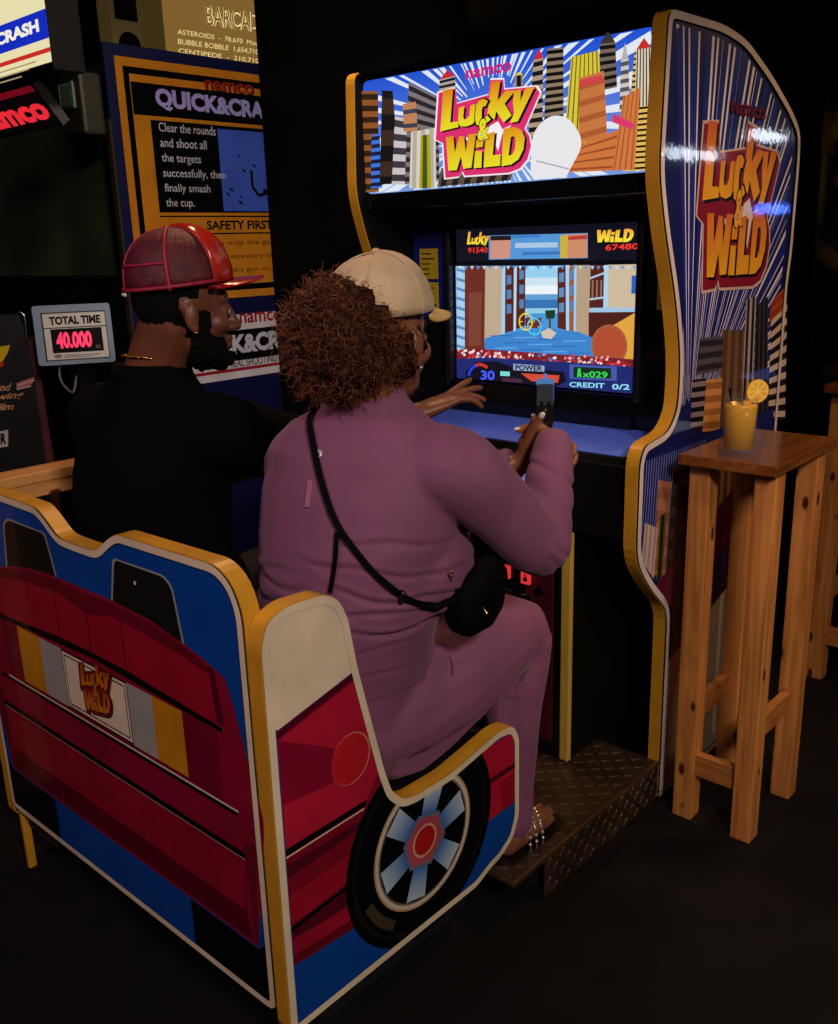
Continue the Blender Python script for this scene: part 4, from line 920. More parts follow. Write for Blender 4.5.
# total time display on its own post
TP = at(72, 335, 'Y', 1.50); tn = V((0.86, -0.50, 0.10)).normalized(); ua = V((0.50, 0.86, 0)).normalized(); va = tn.cross(ua)
q6 = zplane(0, 260, 3.938, TP, tn, ua, va); fD = lambda u, v, h: TP+ua*u+va*v+tn*h
td = thing('time_display', 'grey boxed counter reading total time in red digits, left of the man', 'display', (TP.x, TP.y, 0))
oc = q6((112, 172), (436, 178), (452, 400), (163, 418)); x0 = (oc[0][0]+oc[3][0])/2; x1 = (oc[1][0]+oc[2][0])/2; y1 = (oc[0][1]+oc[1][1])/2; y0 = (oc[2][1]+oc[3][1])/2
M_GB = mat('blue_grey_plastic', rgb(104, 124, 146), 0.4)
obj('housing', prism(BM(), round_poly([(x0, y0), (x1, y0), (x1, y1), (x0, y1)], 0.01), fD, -0.10, 0), M_GB, td)
X = lambda t: x0+(x1-x0)*t; Y_ = lambda t: y0+(y1-y0)*t
a = Art(fD); PD = print_mat('display_plate_print', 0.35, 0.3)
a.poly([(X(.10), Y_(.07)), (X(.93), Y_(.07)), (X(.93), Y_(.88)), (X(.10), Y_(.88))], rgb(40, 40, 44)); a.up()
a.poly([(X(.12), Y_(.09)), (X(.92), Y_(.09)), (X(.92), Y_(.86)), (X(.12), Y_(.86))], rgb(196, 192, 184)); a.up()
a.line((X(.12), Y_(.62)), (X(.92), Y_(.62)), 0.003, INK); a.text('TOTAL TIME', (X(.20), Y_(.67)), (X(.86)-X(.20), 0), (0, Y_(.81)-Y_(.67)), INK, 0.05)
a.poly([(X(.20), Y_(.20)), (X(.86), Y_(.20)), (X(.86), Y_(.60)), (X(.20), Y_(.60))], rgb(16, 4, 8)); a.up()
a.text('SEC.', (X(.76), Y_(.25)), (X(.84)-X(.76), 0), (0, Y_(.30)-Y_(.25)), rgb(150, 140, 140)); a.disc((X(.26), Y_(.145)), 0.012, rgb(120, 116, 110), 20, 0.006); a.line((X(.34), Y_(.15)), (X(.8), Y_(.15)), 0.004, rgb(130, 126, 120)); a.line((X(.34), Y_(.12)), (X(.7), Y_(.12)), 0.003, rgb(130, 126, 120))
fc = a.build('face_plate_print', PD, td)
a = Art(lambda u, v, h: fD(u, v, h+0.0025)); a.text('40.000', (X(.26), Y_(.27)), (X(.72)-X(.26), 0), (0, Y_(.55)-Y_(.27)), rgb(246, 40, 90), 0.05); a.build('digits', print_mat('red_lit_digits', 0.3, emit=1.1), td)
bx('post', TP.x-0.09, TP.x-0.03, TP.y+0.02, TP.y+0.08, 0, TP.z-0.10, M_BLACK, td)
obj('cable', stube(BM(), [fD(X(.25), y0, -0.03), fD(X(.25), y0-0.05, -0.02), fD(X(.38), y0-0.09, -0.03), fD(X(.45), y0-0.04, -0.05)], [0.004]*4, 5, 8), mat('grey_cable', rgb(90, 90, 92), 0.5), td, True)

# black cabinet with partial lettering at the left edge
BP = at(18, 400, 'Y', 1.42); tn = V((0.86, -0.50, 0.0)).normalized(); ua = V((0.50, 0.86, 0)).normalized(); va = V((0, 0, 1))
q6b = zplane(0, 260, 3.938, BP, tn, ua, va); fB = lambda u, v, h: BP+ua*u+va*v+tn*h
bc = thing('arcade_cabinet', 'black game cabinet with faded orange lettering at the left picture edge', 'arcade cabinet', (BP.x, BP.y, 0))
cr_ = q6b((112, 300), (150, 740)); ur = cr_[0][0]
obj('cabinet_body', prism(BM(), [(-0.55, 0), (ur, 0), (ur, 1)], fB, -0.4, 0) if False else prism(BM(), [(ur-0.6, -BP.z), (ur, -BP.z), (ur, q6b((60, 300))[0][1]+0.0), (ur-0.02, q6b((60, 215))[0][1]), (ur-0.6, q6b((60, 215))[0][1])], fB, -0.15, 0), M_BLACK, bc)
obj('red_edge_strip', prism(BM(), [(ur, -BP.z), (ur+0.035, -BP.z), (ur+0.02, q6b((130, 330))[0][1]), (ur, q6b((120, 310))[0][1])], fB, -0.15, 0.004), mat('dark_red_strip', rgb(72, 12, 20), 0.4), bc)
obj('steel_bracket', stube(BM(), [fB(*q6b((80, 205))[0], 0.01), fB(*q6b((98, 225))[0], 0.012), fB(*q6b((106, 318))[0], 0.01)], [0.004]*3, 4, 8), M_CHROME, bc, True)
a = Art(fB); a.poly(q6b((-30, 345), (40, 335), (30, 365), (8, 402), (-20, 402), (0, 368), (-30, 366)), rgb(206, 170, 30)); a.poly(q6b((-20, 408), (18, 404), (8, 420), (-20, 424)), rgb(190, 44, 24)); a.up()
for s, bl, br, tl in (('and', (-20, 518), (46, 514), (-20, 488)), ('wing', (-10, 560), (95, 548), (-10, 528)), ('film', (-20, 594), (55, 588), (-20, 568))): text3(a, q6b, s, bl, br, tl, rgb(196, 140, 96), 0.02, 0.3)
for k in range(4): a.line(*q6b((66, 488+k*7), (140-k*6, 462+k*11)), 0.006, rgb(206, 110, 100) if k % 2 == 0 else rgb(196, 180, 170))
a.poly(q6b((-20, 680), (32, 668), (32, 734), (-20, 742)), rgb(170, 166, 160)); a.up(); text3(a, q6b, 'R', (2, 726), (24, 722), (2, 684), INK, 0.05); a.build('cabinet_print', M_CARD, bc)

# pale wooden counter whose end shows behind the bench
LX = -2.46; l0, l1_, l2_ = at(0, 471, 'X', LX), at(57, 461, 'X', LX), at(20, 497, 'X', LX)
lt = (l0.z+l1_.z)/2-0.022; lb = l2_.z-0.012
ct = thing('wooden_ledge', 'pale pine ledge board behind the bench at the left edge', 'ledge', (LX-0.05, 1.0, 0))
M_PALEPINE = wood_mat('pale_pine_board', rgb(236, 176, 104), rgb(206, 140, 76), 0.45, 'Y')
bx('counter_top', LX-0.09, LX, 0.55, 1.36, lt-0.03, lt, M_PALEPINE, ct, 0.003); bx('counter_apron', LX-0.03, LX-0.004, 0.56, 1.35, lb, lt-0.031, M_PALEPINE, ct, 0.002)
for x in (LX-0.085,):
    for y in (0.57, 1.28): bx('leg', x, x+0.05, y, y+0.06, 0, lt-0.031, M_PALEPINE, ct)

# ================================================================== SCORE BOARD ON THE FAR LEFT WALL
WX = -4.75
q7 = zoom(100, 0, 4.656, 'X', WX); fW = lambda u, v, h: V((WX+h, u, v))
bt = thing('score_board', 'brown lit score board lettered BARCADE high on the far wall', 'sign', (WX, 4.0, 1.9))
(u0, _), = q7((275, 100)); 
obj('board', prism(BM(), [(u0, 1.9), (u0+2.4, 1.9), (u0+2.4, 2.9), (u0, 2.9)], fW, -0.05, 0), mat('lamp_glow_brown_board', rgb(60, 44, 20), 0.5, noise_amt=0.3, noise_scale=2, emit=rgb(140, 104, 50), emit_s=0.8), bt)  # board's emission stands in for a warm lamp shining on it
obj('board_frame', prism(BM(), [(u0-0.18, 1.9), (u0, 1.9), (u0, 2.92), (u0-0.18, 2.92)], fW, -0.05, 0.04), mat('ochre_frame', rgb(130, 104, 50), 0.4, emit=rgb(110, 90, 40), emit_s=0.25), bt)  # weak emission gives the frame the same added glow
a = Art(fW, 0.001); GL = rgb(238, 212, 140)
def wt(s, bl, br, tl, bold=0.0, col=GL): text3(a, q7, s, bl, br, tl, col, bold)
wt('BARCADE', (495, 118), (775, 158), (490, 20), 0.04); a.up(); wt('BARCADE', (495, 118), (775, 158), (490, 20), 0.0, rgb(110, 84, 40)); a.up()
wt('ASTEROIDS  -  78,670  Mouse-', (360, 162), (770, 222), (360, 136)); wt('BUBBLE BOBBLE  1,654,710  M', (362, 208), (775, 262), (362, 180)); wt('CENTIPEDE  -  210,710  T', (364, 250), (780, 304), (364, 224))
a.build('board_lettering', print_mat('lit_board_lettering', 0.4, emit=1.0), bt)
# small cream speaker hanging by the board
sp0 = at(126, 16, 'X', -4.3); sk = thing('wall_speaker', 'small cream loudspeaker high up beside the score board', 'speaker', (sp0.x, sp0.y, sp0.z))
bx('cabinet', sp0.x-0.12, sp0.x, sp0.y-0.085, sp0.y+0.085, sp0.z-0.22, sp0.z+0.25, mat('cream_plastic', rgb(190, 160, 100), 0.4, emit=rgb(150, 120, 70), emit_s=0.12), sk, 0.02)  # faint emission adds a glow; the speaker itself is no lamp
bx('dark_grille', sp0.x-0.01, sp0.x+0.006, sp0.y-0.06, sp0.y+0.06, sp0.z-0.02, sp0.z+0.22, M_BLACK, sk, 0.004)
obj('woofer', lathe(BM(), [(0.001, 0.0), (0.055, 0.0), (0.06, 0.01), (0.04, 0.012), (0.02, 0.004), (0.001, 0.008)], (sp0.x, sp0.y, sp0.z-0.13), 24, (V((0, 1, 0)), V((0, 0, 1)), V((1, 0, 0)))), M_BLACK, sk, True)
obj('bracket', stube(BM(), [(sp0.x-0.06, sp0.y, sp0.z+0.24), (sp0.x-0.06, sp0.y, 2.95)], [0.012, 0.012], 2, 8), M_BLACK, sk)

# ================================================================== RIGHT BACKGROUND
p_ = at(829, 280, 'Y', 4.6)
m = mat('mottled_paint', rgb(60, 50, 30), 0.35)
nt = m.node_tree; n_ = nt.nodes.new('ShaderNodeTexNoise'); n_.inputs['Scale'].default_value = 7; n_.inputs['Detail'].default_value = 8; tc = nt.nodes.new('ShaderNodeTexCoord')
cr2 = nt.nodes.new('ShaderNodeValToRGB'); el = cr2.color_ramp.elements; el[0].position = 0.42; el[0].color = rgb(16, 14, 14); el[1].position = 0.66; el[1].color = rgb(190, 150, 60)
e3 = el.new(0.55); e3.color = rgb(46, 60, 120); nt.links.new(tc.outputs['Object'], n_.inputs['Vector']); nt.links.new(n_.outputs['Fac'], cr2.inputs['Fac']); nt.links.new(cr2.outputs['Color'], nt.nodes['Principled BSDF'].inputs['Base Color'])
tag(obj('column', lathe(BM(), [(0.10, 0), (0.10, 2.95)], (p_.x+0.02, p_.y, 0), 28), m, None, True), 'mottled gold and blue painted column at the right picture edge', 'column')
# lit strip lights over the bar on the far right (seen as glints on the glossy cabinet side)
M_TUBE = mat('cool_lamp_tube', rgb(200, 210, 255), 0.4, emit=(0.75, 0.85, 1.0, 1), emit_s=16.0)
M_TUBEB = mat('blue_lamp_tube', rgb(60, 80, 255), 0.4, emit=(0.06, 0.16, 1.0, 1), emit_s=22.0)
for i, (y, zc_, ln, mm, lb_) in enumerate(((7.5, 2.13, 0.75, M_TUBE, 'short cool white strip light above the far bar, nearer one'), (8.95, 2.35, 0.6, M_TUBE, 'short cool white strip light above the far bar, farther one'), (9.15, 1.72, 0.6, M_TUBEB, 'blue strip light low on the far right wall'))):
    t = thing('strip_light', lb_, 'lamp', (1.62, y, zc_)); zh = 2.95 if mm is M_TUBE else 2.2; bx('housing', 1.62, 1.68, y-ln/2-0.03, y+ln/2+0.03, zc_-0.05, zc_+0.05, M_BLACK, t, 0.005)
    obj('tube', stube(BM(), [(1.60, y-ln/2, zc_), (1.60, y+ln/2, zc_)], [0.045, 0.045], 2, 10), mm, t, True)
    bx('hanger', 1.64, 1.66, y-0.01, y+0.01, zc_+0.05, zh, M_BLACK, t)

# ================================================================== PEOPLE
def skin_mat(name, col):
    m = mat(name, col, 0.45, noise_amt=0.12, noise_scale=25, bump=0.05, bump_scale=200); b = m.node_tree.nodes['Principled BSDF']
    b.inputs['Subsurface Weight'].default_value = 0.08; b.inputs['Subsurface Radius'].default_value = (0.01, 0.004, 0.002); return m
def frame(az, pitch=0.0, roll=0.0):
    """right, forward, up for a facing az degrees left of +Y"""
    a = radians(az); r = V((cos(a), sin(a), 0)); f = V((-sin(a), cos(a), 0)); u = V((0, 0, 1))
    q = Quaternion(r, radians(pitch)); f = q @ f; u = q @ u
    q = Quaternion(f, radians(roll)); return (q @ r, f, q @ u)
def loc(c, fr, p): return V(c)+fr[0]*p[0]+fr[1]*p[1]+fr[2]*p[2]
def head(bm, c, fr):
    e = lambda p, r: ellipsoid(bm, loc(c, fr, p), r, fr)
    e((0, -0.012, 0.012), (0.076, 0.096, 0.088)); e((0, 0.022, -0.040), (0.064, 0.070, 0.082)); e((0, 0.040, -0.090), (0.046, 0.050, 0.040)); e((0, 0.070, -0.112), (0.022, 0.022, 0.018))
    e((0, 0.066, 0.012), (0.052, 0.026, 0.024))                                   # brow
    for s in (-1, 1):
        e((s*0.040, 0.058, -0.040), (0.024, 0.026, 0.024))                         # cheek
        e((s*0.030, 0.076, -0.014), (0.017, 0.013, 0.011))                         # eyelid
        e((s*0.079, -0.006, -0.026), (0.009, 0.017, 0.029)); e((s*0.078, 0.0, -0.050), (0.009, 0.010, 0.012))   # ear and lobe
        e((s*0.012, 0.100, -0.050), (0.011, 0.013, 0.009))                         # nostril wing
    tube(bm, [loc(c, fr, (0, 0.084, 0.004)), loc(c, fr, (0, 0.100, -0.024)), loc(c, fr, (0, 0.112, -0.046))], [0.009, 0.010, 0.013], 12)
    e((0, 0.090, -0.074), (0.026, 0.014, 0.008)); e((0, 0.087, -0.089), (0.023, 0.014, 0.009))
def eyes(parent, c, fr):
    for s in (-1, 1):
        bm = BM(); ellipsoid(bm, loc(c, fr, (s*0.030, 0.079, -0.016)), (0.013, 0.012, 0.008), fr, 14, 10); e = obj('eye', bm, mat('eye_white', rgb(200, 190, 180), 0.2), parent, True)
        bm = BM(); ellipsoid(bm, loc(c, fr, (s*0.030, 0.0895, -0.016)), (0.005, 0.003, 0.005), fr, 12, 8); obj('iris', bm, mat('dark_iris', rgb(24, 14, 10), 0.2), e, True)
def hand(bm, w, d, n, s, curls, thumb, scale=1.0, nails=None, spread_=0.0):
    """w wrist, d towards fingers, n way the palm faces, s towards the thumb; curls = bend angles per joint for four fingers"""
    d = V(d).normalized(); n = (V(n)-d*V(n).dot(d)).normalized(); s = V(s); s = (s-d*s.dot(d)-n*s.dot(n)).normalized(); k = scale
    loft(bm, [(w-d*0.02*k, s, n, 0.026*k, 0.020*k), (w+d*0.02*k, s, n, 0.032*k, 0.019*k), (w+d*0.055*k, s, n, 0.040*k, 0.016*k), (w+d*0.088*k, s, n, 0.041*k, 0.012*k), (w+d*0.098*k, s, n, 0.036*k, 0.008*k)], 18)
    tips = []
    for i, (off, L) in enumerate(((0.031, 0.072), (0.0105, 0.080), (-0.0105, 0.074), (-0.031, 0.058))):
        p = w+d*0.088*k+s*off*k; dirv = (d+s*spread_*(1.5-i)*0.5).normalized(); P = [p]; ang = 0; cs = curls[i]
        for j, f in enumerate((0.45, 0.30, 0.25)):
            dirv = (Quaternion(d.cross(n).normalized(), radians(cs[j])) @ dirv).normalized()
            p = p+dirv*L*f*k; P.append(p)
        tube(bm, [P[0]-d*0.012*k]+P, [0.0098*k, 0.0098*k, 0.0088*k, 0.0082*k, 0.0070*k], 10); tips.append((P[-1], dirv.copy()))
    t0 = w+d*0.022*k+s*0.030*k; T = [w+d*0.01*k+s*0.018*k, t0]; td = V((0, 0, 0))
    for (a, b, c), L in zip(thumb, (0.042, 0.032, 0.026)):
        td = (d*a+s*b+n*c).normalized(); T.append(T[-1]+td*L*k)
    tube(bm, T, [0.014*k, 0.0145*k, 0.0115*k, 0.0100*k, 0.0080*k], 10); tips.append((T[-1], td))
    return tips
def nails(parent, tips, view, col):
    for p, d in tips:
        n = (V(view)-d*V(view).dot(d)).normalized(); r = d.cross(n)
        bm = BM(); ellipsoid(bm, p+n*0.005+d*0.004, (0.0058, 0.0085, 0.0028), (r, d, n), 12, 8); obj('fingernail', bm, col, parent, True)
def crown(c, fr, a, b, h, t0, t1, seg=40, rows=12, inner=0.0, pw=2.2, squash=0.0):
    """open dome strip from angle t0 to t1 (0 = forward, + to the right), with thickness"""
    bm = BM(); G = []
    for layer in (0.0, -0.004):
        g = []
        for i in range(rows+1):
            ph = (pi/2)*i/rows; row = []
            for k in range(seg+1):
                t = t0+(t1-t0)*k/seg; cs = cos(ph)**(2/pw); sn = sin(ph)**(2/pw)
                front = max(0, cos(t))
                row.append(bm.verts.new(loc(c, fr, ((a+layer)*sin(t)*cs, (b+layer)*cos(t)*cs, (h+layer)*sn*(1+squash*front*sn)))))
            g.append(row)
        G.append(g)
    A, B = G
    for i in range(rows):
        for k in range(seg):
            bm.faces.new((A[i][k], A[i][k+1], A[i+1][k+1], A[i+1][k])); bm.faces.new((B[i][k], B[i+1][k], B[i+1][k+1], B[i][k+1]))
    for k in range(seg): bm.faces.new((A[0][k], B[0][k], B[0][k+1], A[0][k+1]))
    for i in range(rows):
        for k in (0, seg): bm.faces.new((A[i][k], A[i+1][k], B[i+1][k], B[i][k]))
    bmesh.ops.remove_doubles(bm, verts=bm.verts[:], dist=0.0004)
    return bm
def brim(c, fr, a, b, ext, span, drop, seg=24, rows=6, tilt=0.0):
    bm = BM(); L = []
    for layer in (0.0, -0.0035):
        g = []
        for i in range(rows+1):
            r = i/rows; row = []
            for k in range(seg+1):
                t = -span+2*span*k/seg; w = cos(t/span*pi/2)**0.55; e = ext*r*w
                x = a*sin(t)*(1+0.10*r*w); y = b*cos(t)+e; z = layer-drop*(sin(t)**2)*(0.4+0.6*r)-tilt*e
                row.append(bm.verts.new(loc(c, fr, (x, y, z))))
            g.append(row)
        L.append(g)
    A, B = L
    for i in range(rows):
        for k in range(seg):
            bm.faces.new((A[i][k], A[i][k+1], A[i+1][k+1], A[i+1][k])); bm.faces.new((B[i][k], B[i+1][k], B[i+1][k+1], B[i][k+1]))
    for k in range(seg):
        for i in (0, rows): bm.faces.new((A[i][k], A[i][k+1], B[i][k+1], B[i][k]))
    bmesh.ops.remove_doubles(bm, verts=bm.verts[:], dist=0.0004)
    return bm
def seam(c, fr, a, b, h, t, pw=2.2, r=0.0016, lift=0.0015, squash=0.0, ph1=1.0):
    pts = []
    for i in range(15):
        ph = (pi/2)*ph1*i/14; cs = cos(ph)**(2/pw); sn = sin(ph)**(2/pw); pts.append(loc(c, fr, ((a+lift)*sin(t)*cs, (b+lift)*cos(t)*cs, (h+lift)*sn*(1+squash*max(0, cos(t))*sn))))
    return tube(BM(), pts, r, 6)

# ------------------------------------------------------------------ woman in the mauve suit
WF = frame(16)
wl = lambda c, p: loc(c, WF, p)
WT = [((-1.330, 1.165, 0.500), 0.180, 0.185), ((-1.325, 1.165, 0.58), 0.195, 0.200), ((-1.305, 1.160, 0.68), 0.190, 0.180), ((-1.272, 1.160, 0.78), 0.184, 0.160), ((-1.244, 1.170, 0.88), 0.186, 0.158), ((-1.230, 1.175, 0.98), 0.196, 0.156),
      ((-1.224, 1.180, 1.07), 0.195, 0.138), ((-1.220, 1.183, 1.14), 0.186, 0.115), ((-1.218, 1.187, 1.188), 0.146, 0.092), ((-1.214, 1.195, 1.222), 0.084, 0.072), ((-1.212, 1.203, 1.248), 0.060, 0.058)]
W_SH = V((-1.045, 1.235, 1.115)); W_EL = at(541, 550, 'Y', 1.40); W_WR = at(551, 462, 'Y', 1.50)
G0 = at(545, 418, 'Y', 1.565); G1 = at(545, 385, 'Y', 1.735); GD = (G1-G0).normalized(); GR = GD.cross(V((0, 0, 1))).normalized(); GU = GR.cross(GD)
GC = G0+GD*0.022-GU*0.052
W_LS = V((-1.352, 1.150, 1.098)); W_LE = V((-1.42, 1.42, 0.93)); W_LW = at(509, 468, 'Y', 1.525)
W_HC = V((-1.196, 1.225, 1.354)); WH = frame(9, -4)
knee = V((-1.158, 1.578, 0.655)); ank = V((-1.142, 1.545, 0.195)); kneeL = V((-1.40, 1.62, 0.62)); ankL = V((-1.42, 1.56, 0.195))
def inside_bench(p, gap=0.004):
    """cloth pressed against the bench's inner side face stays on the seat side of it"""
    lim_ = BXR-TH-gap
    if p.x > lim_ and p.y < 1.511:
        zt_ = 0.96 if p.y < 1.0 else (0.96+(p.y-1.0)/0.115*(0.50-0.96) if p.y < 1.115 else 0.50+(p.y-1.115)*0.16)
        if p.z < zt_+0.012: p = V((lim_, p.y, p.z))
        elif p.z < zt_+0.05: t = (p.z-zt_-0.012)/0.038; p = V((lim_+(p.x-lim_)*t, p.y, p.z))
    return p
def w_shape(bm, k, cuffs=True):
    """k grows or shrinks the shell; shared by the body and its clothes"""
    k2 = k*1.9
    loft(bm, [(c, WF[0], WF[1], a+k, b+k) for c, a, b in WT], 36, 2.15)
    for s, mz in ((1, 0.97), (-1, 0.97)): ellipsoid(bm, wl((-1.238, 1.175, mz), (s*0.092, 0.110, 0)), (0.095+k, 0.085+k, 0.090+k), WF)
    ellipsoid(bm, wl((-1.24, 1.17, 0.93), (0.15, 0.03, 0.0)), (0.075+k, 0.10+k, 0.10+k), WF)
    ellipsoid(bm, wl((-1.30, 1.165, 0.66), (0.0, 0.08, 0.0)), (0.16+k, 0.13+k, 0.12+k), WF)
    ellipsoid(bm, (-1.235, 1.245, 0.675), (0.105+k, 0.150+k, 0.115+k), WF)
    for s in (1, -1): ellipsoid(bm, wl((-1.32, 1.165, 0.575), (s*0.085, -0.045, 0.0)), (0.105+k, 0.15+k, 0.095+k), WF)
    for S, E, Wr, r0 in ((W_SH, W_EL, W_WR, 0.0), (W_LS, W_LE, W_LW, 0.0)):
        inn = S+(V((-1.226, 1.183, 1.10))-S)*0.5; fd = (Wr-E).normalized(); end = Wr+fd*(0.030 if S is W_SH else 0.0)
        stube(bm, [inn, S, S.lerp(E, 0.5)+V((0.006, 0, 0.004)), E, E.lerp(Wr, 0.45), Wr, end], [0.075+k, 0.077+k, 0.066+k, 0.053+k, 0.052+k, 0.043+k, 0.041+k], 5, 18)
    for hip, K, A in ((V((-1.222, 1.225, 0.590)), knee, ank), (V((-1.42, 1.27, 0.590)), kneeL, ankL)):
        stube(bm, [hip, hip.lerp(K, 0.5)+V((0, 0, 0.008)), K, K.lerp(A, 0.35)+V((0, -0.012, 0)), K.lerp(A, 0.75), A], [0.142+k2, 0.132+k2, 0.080+k2, 0.068+k2, 0.048+k2, 0.044+k2], 5, 18)
bm = BM(); w_shape(bm, -0.017)
head(bm, W_HC, WH); stube(bm, [(-1.216, 1.190, 1.20), loc(W_HC, WH, (0, -0.03, -0.075)), loc(W_HC, WH, (0, -0.015, -0.02))], [0.054, 0.050, 0.052], 4, 16)
wd = (GC-W_WR-GU*0.005).normalized()
rt = hand(bm, W_WR+wd*0.012, wd, -GR+GD*0.25, GU, [(48, 60, 30), (62, 70, 40), (66, 72, 40), (70, 72, 40)], ((0.85, 0.4, 0.35), (0.98, 0.0, 0.2), (1.0, 0.0, 0.05)))
ld = (GC+V((0, 0, -0.035))-W_LW).normalized()
lt_ = hand(bm, W_LW+ld*0.01, ld, GR, GU, [(20, 60, 40), (24, 62, 40), (28, 64, 40), (34, 64, 40)], ((0.35, 0.95, -0.05), (0.45, 0.85, -0.05), (0.55, 0.85, 0.0)))
for A, off in ((ank, 0.0), (ankL, 0.0)):
    fd = V((-0.06, 1, 0)).normalized(); heel = A+V((0, -0.035, -0.048)); toe = A+fd*0.15+V((0, 0, -0.060))
    stube(bm, [A+V((0, 0, 0.05)), A, A+V((0, -0.012, -0.035))], [0.036, 0.036, 0.033], 4, 14); stube(bm, [heel, A+fd*0.035+V((0, 0, -0.043)), A+fd*0.10+V((0, 0, -0.052)), toe], [0.026, 0.033, 0.030, 0.018], 5, 14)
    sd = fd.cross(V((0, 0, 1)))
    for j, o in enumerate((0.030, 0.014, 0.0, -0.012, -0.024)):
        sgn = -1 if A is ank else 1; base = A+fd*0.11+sd*o*sgn*1.0+V((0, 0, -0.061)); tube(bm, [base, base+fd*(0.055-0.006*j)], [0.011-0.001*j, 0.0095-0.001*j], 10)
me = fuse(bm, 0.0042, 4)
for v in me.vertices: v.co = inside_bench(v.co.copy(), 0.012)
wp = link('person', me, skin_mat('brown_skin', rgb(138, 84, 60)))
tag(wp, 'seated person in mauve bodysuit and cream cap aiming a pistol controller', 'person')
# suit
bm = BM(); w_shape(bm, 0.0)
sme = fuse(bm, 0.0058, 8)
sbase = V((-1.24, 1.165, 0))
FOLDS = [  # height, tilt over right axis, width, depth, from, to (right axis, metres)
    (0.872, -0.10, 0.005, 0.005, 0.03, 0.24), (0.906, -0.20, 0.0055, 0.0055, 0.05, 0.24), (0.955, -0.16, 0.005, 0.004, 0.0, 0.22), (0.836, -0.02, 0.005, 0.0075, 0.08, 0.24), (0.800, 0.06, 0.004, 0.0022, -0.02, 0.16),
    (0.915, 0.02, 0.006, 0.005, -0.25, -0.03), (0.872, -0.02, 0.006, 0.005, -0.25, -0.02), (0.955, 0.10, 0.005, 0.0035, -0.25, -0.06), (0.745, 0.02, 0.004, 0.0022, -0.03, 0.15), (0.690, 0.10, 0.004, 0.0014, 0.04, 0.2), (1.005, -0.10, 0.005, 0.003, 0.06, 0.2)]
nrm = [v.normal.copy() for v in sme.vertices]
for v, n in zip(sme.vertices, nrm):
    p = v.co; q = p-sbase; x = q.dot(WF[0]); y = q.dot(WF[1]); d = 0.0
    if y < 0.12 and abs(x) < 0.27 and 0.6 < p.z < 1.06:
        for z0, tl, w, dep, xa_, xb_ in FOLDS:
            if xa_-0.04 < x < xb_+0.04:
                e = min(1, max(0, (x-xa_+0.04)/0.06))*min(1, max(0, (xb_+0.04-x)/0.06)); zz = z0+tl*(x-0.1)+0.006*sin(x*38+z0*90)
                t = (p.z-zz)/w; d += dep*e*(-math.exp(-t*t)+0.45*math.exp(-((t-2.0)/1.3)**2))
    # sleeve creases near the right elbow and cuff
    if x > 0.16 and y > 0.10 and p.z > 0.80:
        t = (p-W_EL).dot((W_WR-W_EL).normalized()); dd = (p-W_EL-(W_WR-W_EL).normalized()*t).length
        if dd < 0.09:
            for t0, w, dep in ((0.02, 0.007, 0.003), (0.05, 0.007, 0.0025), (0.135, 0.010, 0.002), (0.185, 0.006, 0.004)):
                u = (t+0.5*(x-0.25)+0.012*noise.noise(p*18)-t0)/w; d += dep*(-math.exp(-u*u)+0.4*math.exp(-((u-2)/1.3)**2))
    d += 0.0022*noise.noise(p*14)
    v.co = inside_bench(p+n*d)
for p in sme.polygons: p.use_smooth = True
M_SUIT = mat('mauve_jersey', rgb(128, 76, 108), 0.7, noise_amt=0.06, noise_scale=18, bump=0.08, bump_scale=300, sheen=0.12, spec=0.25)
suit = link('bodysuit', sme, M_SUIT, wp); suit['label'] = 'long sleeved mauve bodysuit with creases at the waist'
bvh = BVHTree.FromPolygons([v.co for v in sme.vertices], [tuple(p.vertices) for p in sme.polygons])
def onto(px, py, lift=0.004):
    d = ray(px, py).normalized(); h, n, i, ds = bvh.ray_cast(CO, d)
    return (h+n*lift) if h else None
# collar, seam lines, dart marks, small round mark and tag
obj('collar', loft(BM(), [((-1.218, 1.193, 1.213), WF[0], WF[1], 0.080, 0.073), ((-1.214, 1.199, 1.235), WF[0], WF[1], 0.069, 0.066), ((-1.211, 1.203, 1.252), WF[0], WF[1], 0.064, 0.063), ((-1.211, 1.203, 1.2525), WF[0], WF[1], 0.058, 0.057)], 28), M_SUIT, wp, True)
def onsurf(name, pts, r, m, flat=None, lift=0.003, n=6):
    P = [onto(*p, lift) for p in pts]; P = [p for p in P if p]
    if len(P) < 2: return None
    Q = catmull(P, n); bm = BM(); tube(bm, Q, r, 8); return obj(name, bm, m, wp, True)
M_SEAM = mat('dark_mauve_thread', rgb(92, 44, 66), 0.7)
onsurf('dart_seam', [(427, 664), (425, 672), (423, 679)], 0.0022, M_SEAM, lift=0.0005); onsurf('dart_seam', [(450, 658), (452, 666), (452, 675)], 0.0022, M_SEAM, lift=0.0005)
tg = onto(309, 493, 0.002)
P = [onto(*p, 0.003) for p in ((311, 480), (308, 507))]
if all(P): bm = BM(); tube(bm, P, 0.0045, 4, cap=False); obj('fabric_tag', bm, mat('pale_mauve_tag', rgb(176, 110, 140), 0.6), wp)
mk = onto(319, 454, 0.002)
if mk:
    d = ray(319, 454).normalized(); h, n, i, ds = bvh.ray_cast(CO, d); ax = n.orthogonal().normalized(); ay = n.cross(ax)
    obj('round_reflective_mark', lathe(BM(), [(0.004, 0.001), (0.007, 0.0015), (0.0078, 0.001), (0.0078, 0.0)], h+n*0.001, 18, (ax, ay, n)), mat('silver_transfer', rgb(190, 180, 186), 0.3, 0.3), wp, True)
# nails
M_NAIL = mat('white_nail_varnish', rgb(226, 220, 216), 0.2)
nails(wp, lt_[4:5], -CF, M_NAIL); nails(wp, rt[4:5], GU, M_NAIL); nails(wp, rt[0:1], GU, M_NAIL); nails(wp, lt_[:4], GR*-1, M_NAIL)
eyes(wp, W_HC, WH)
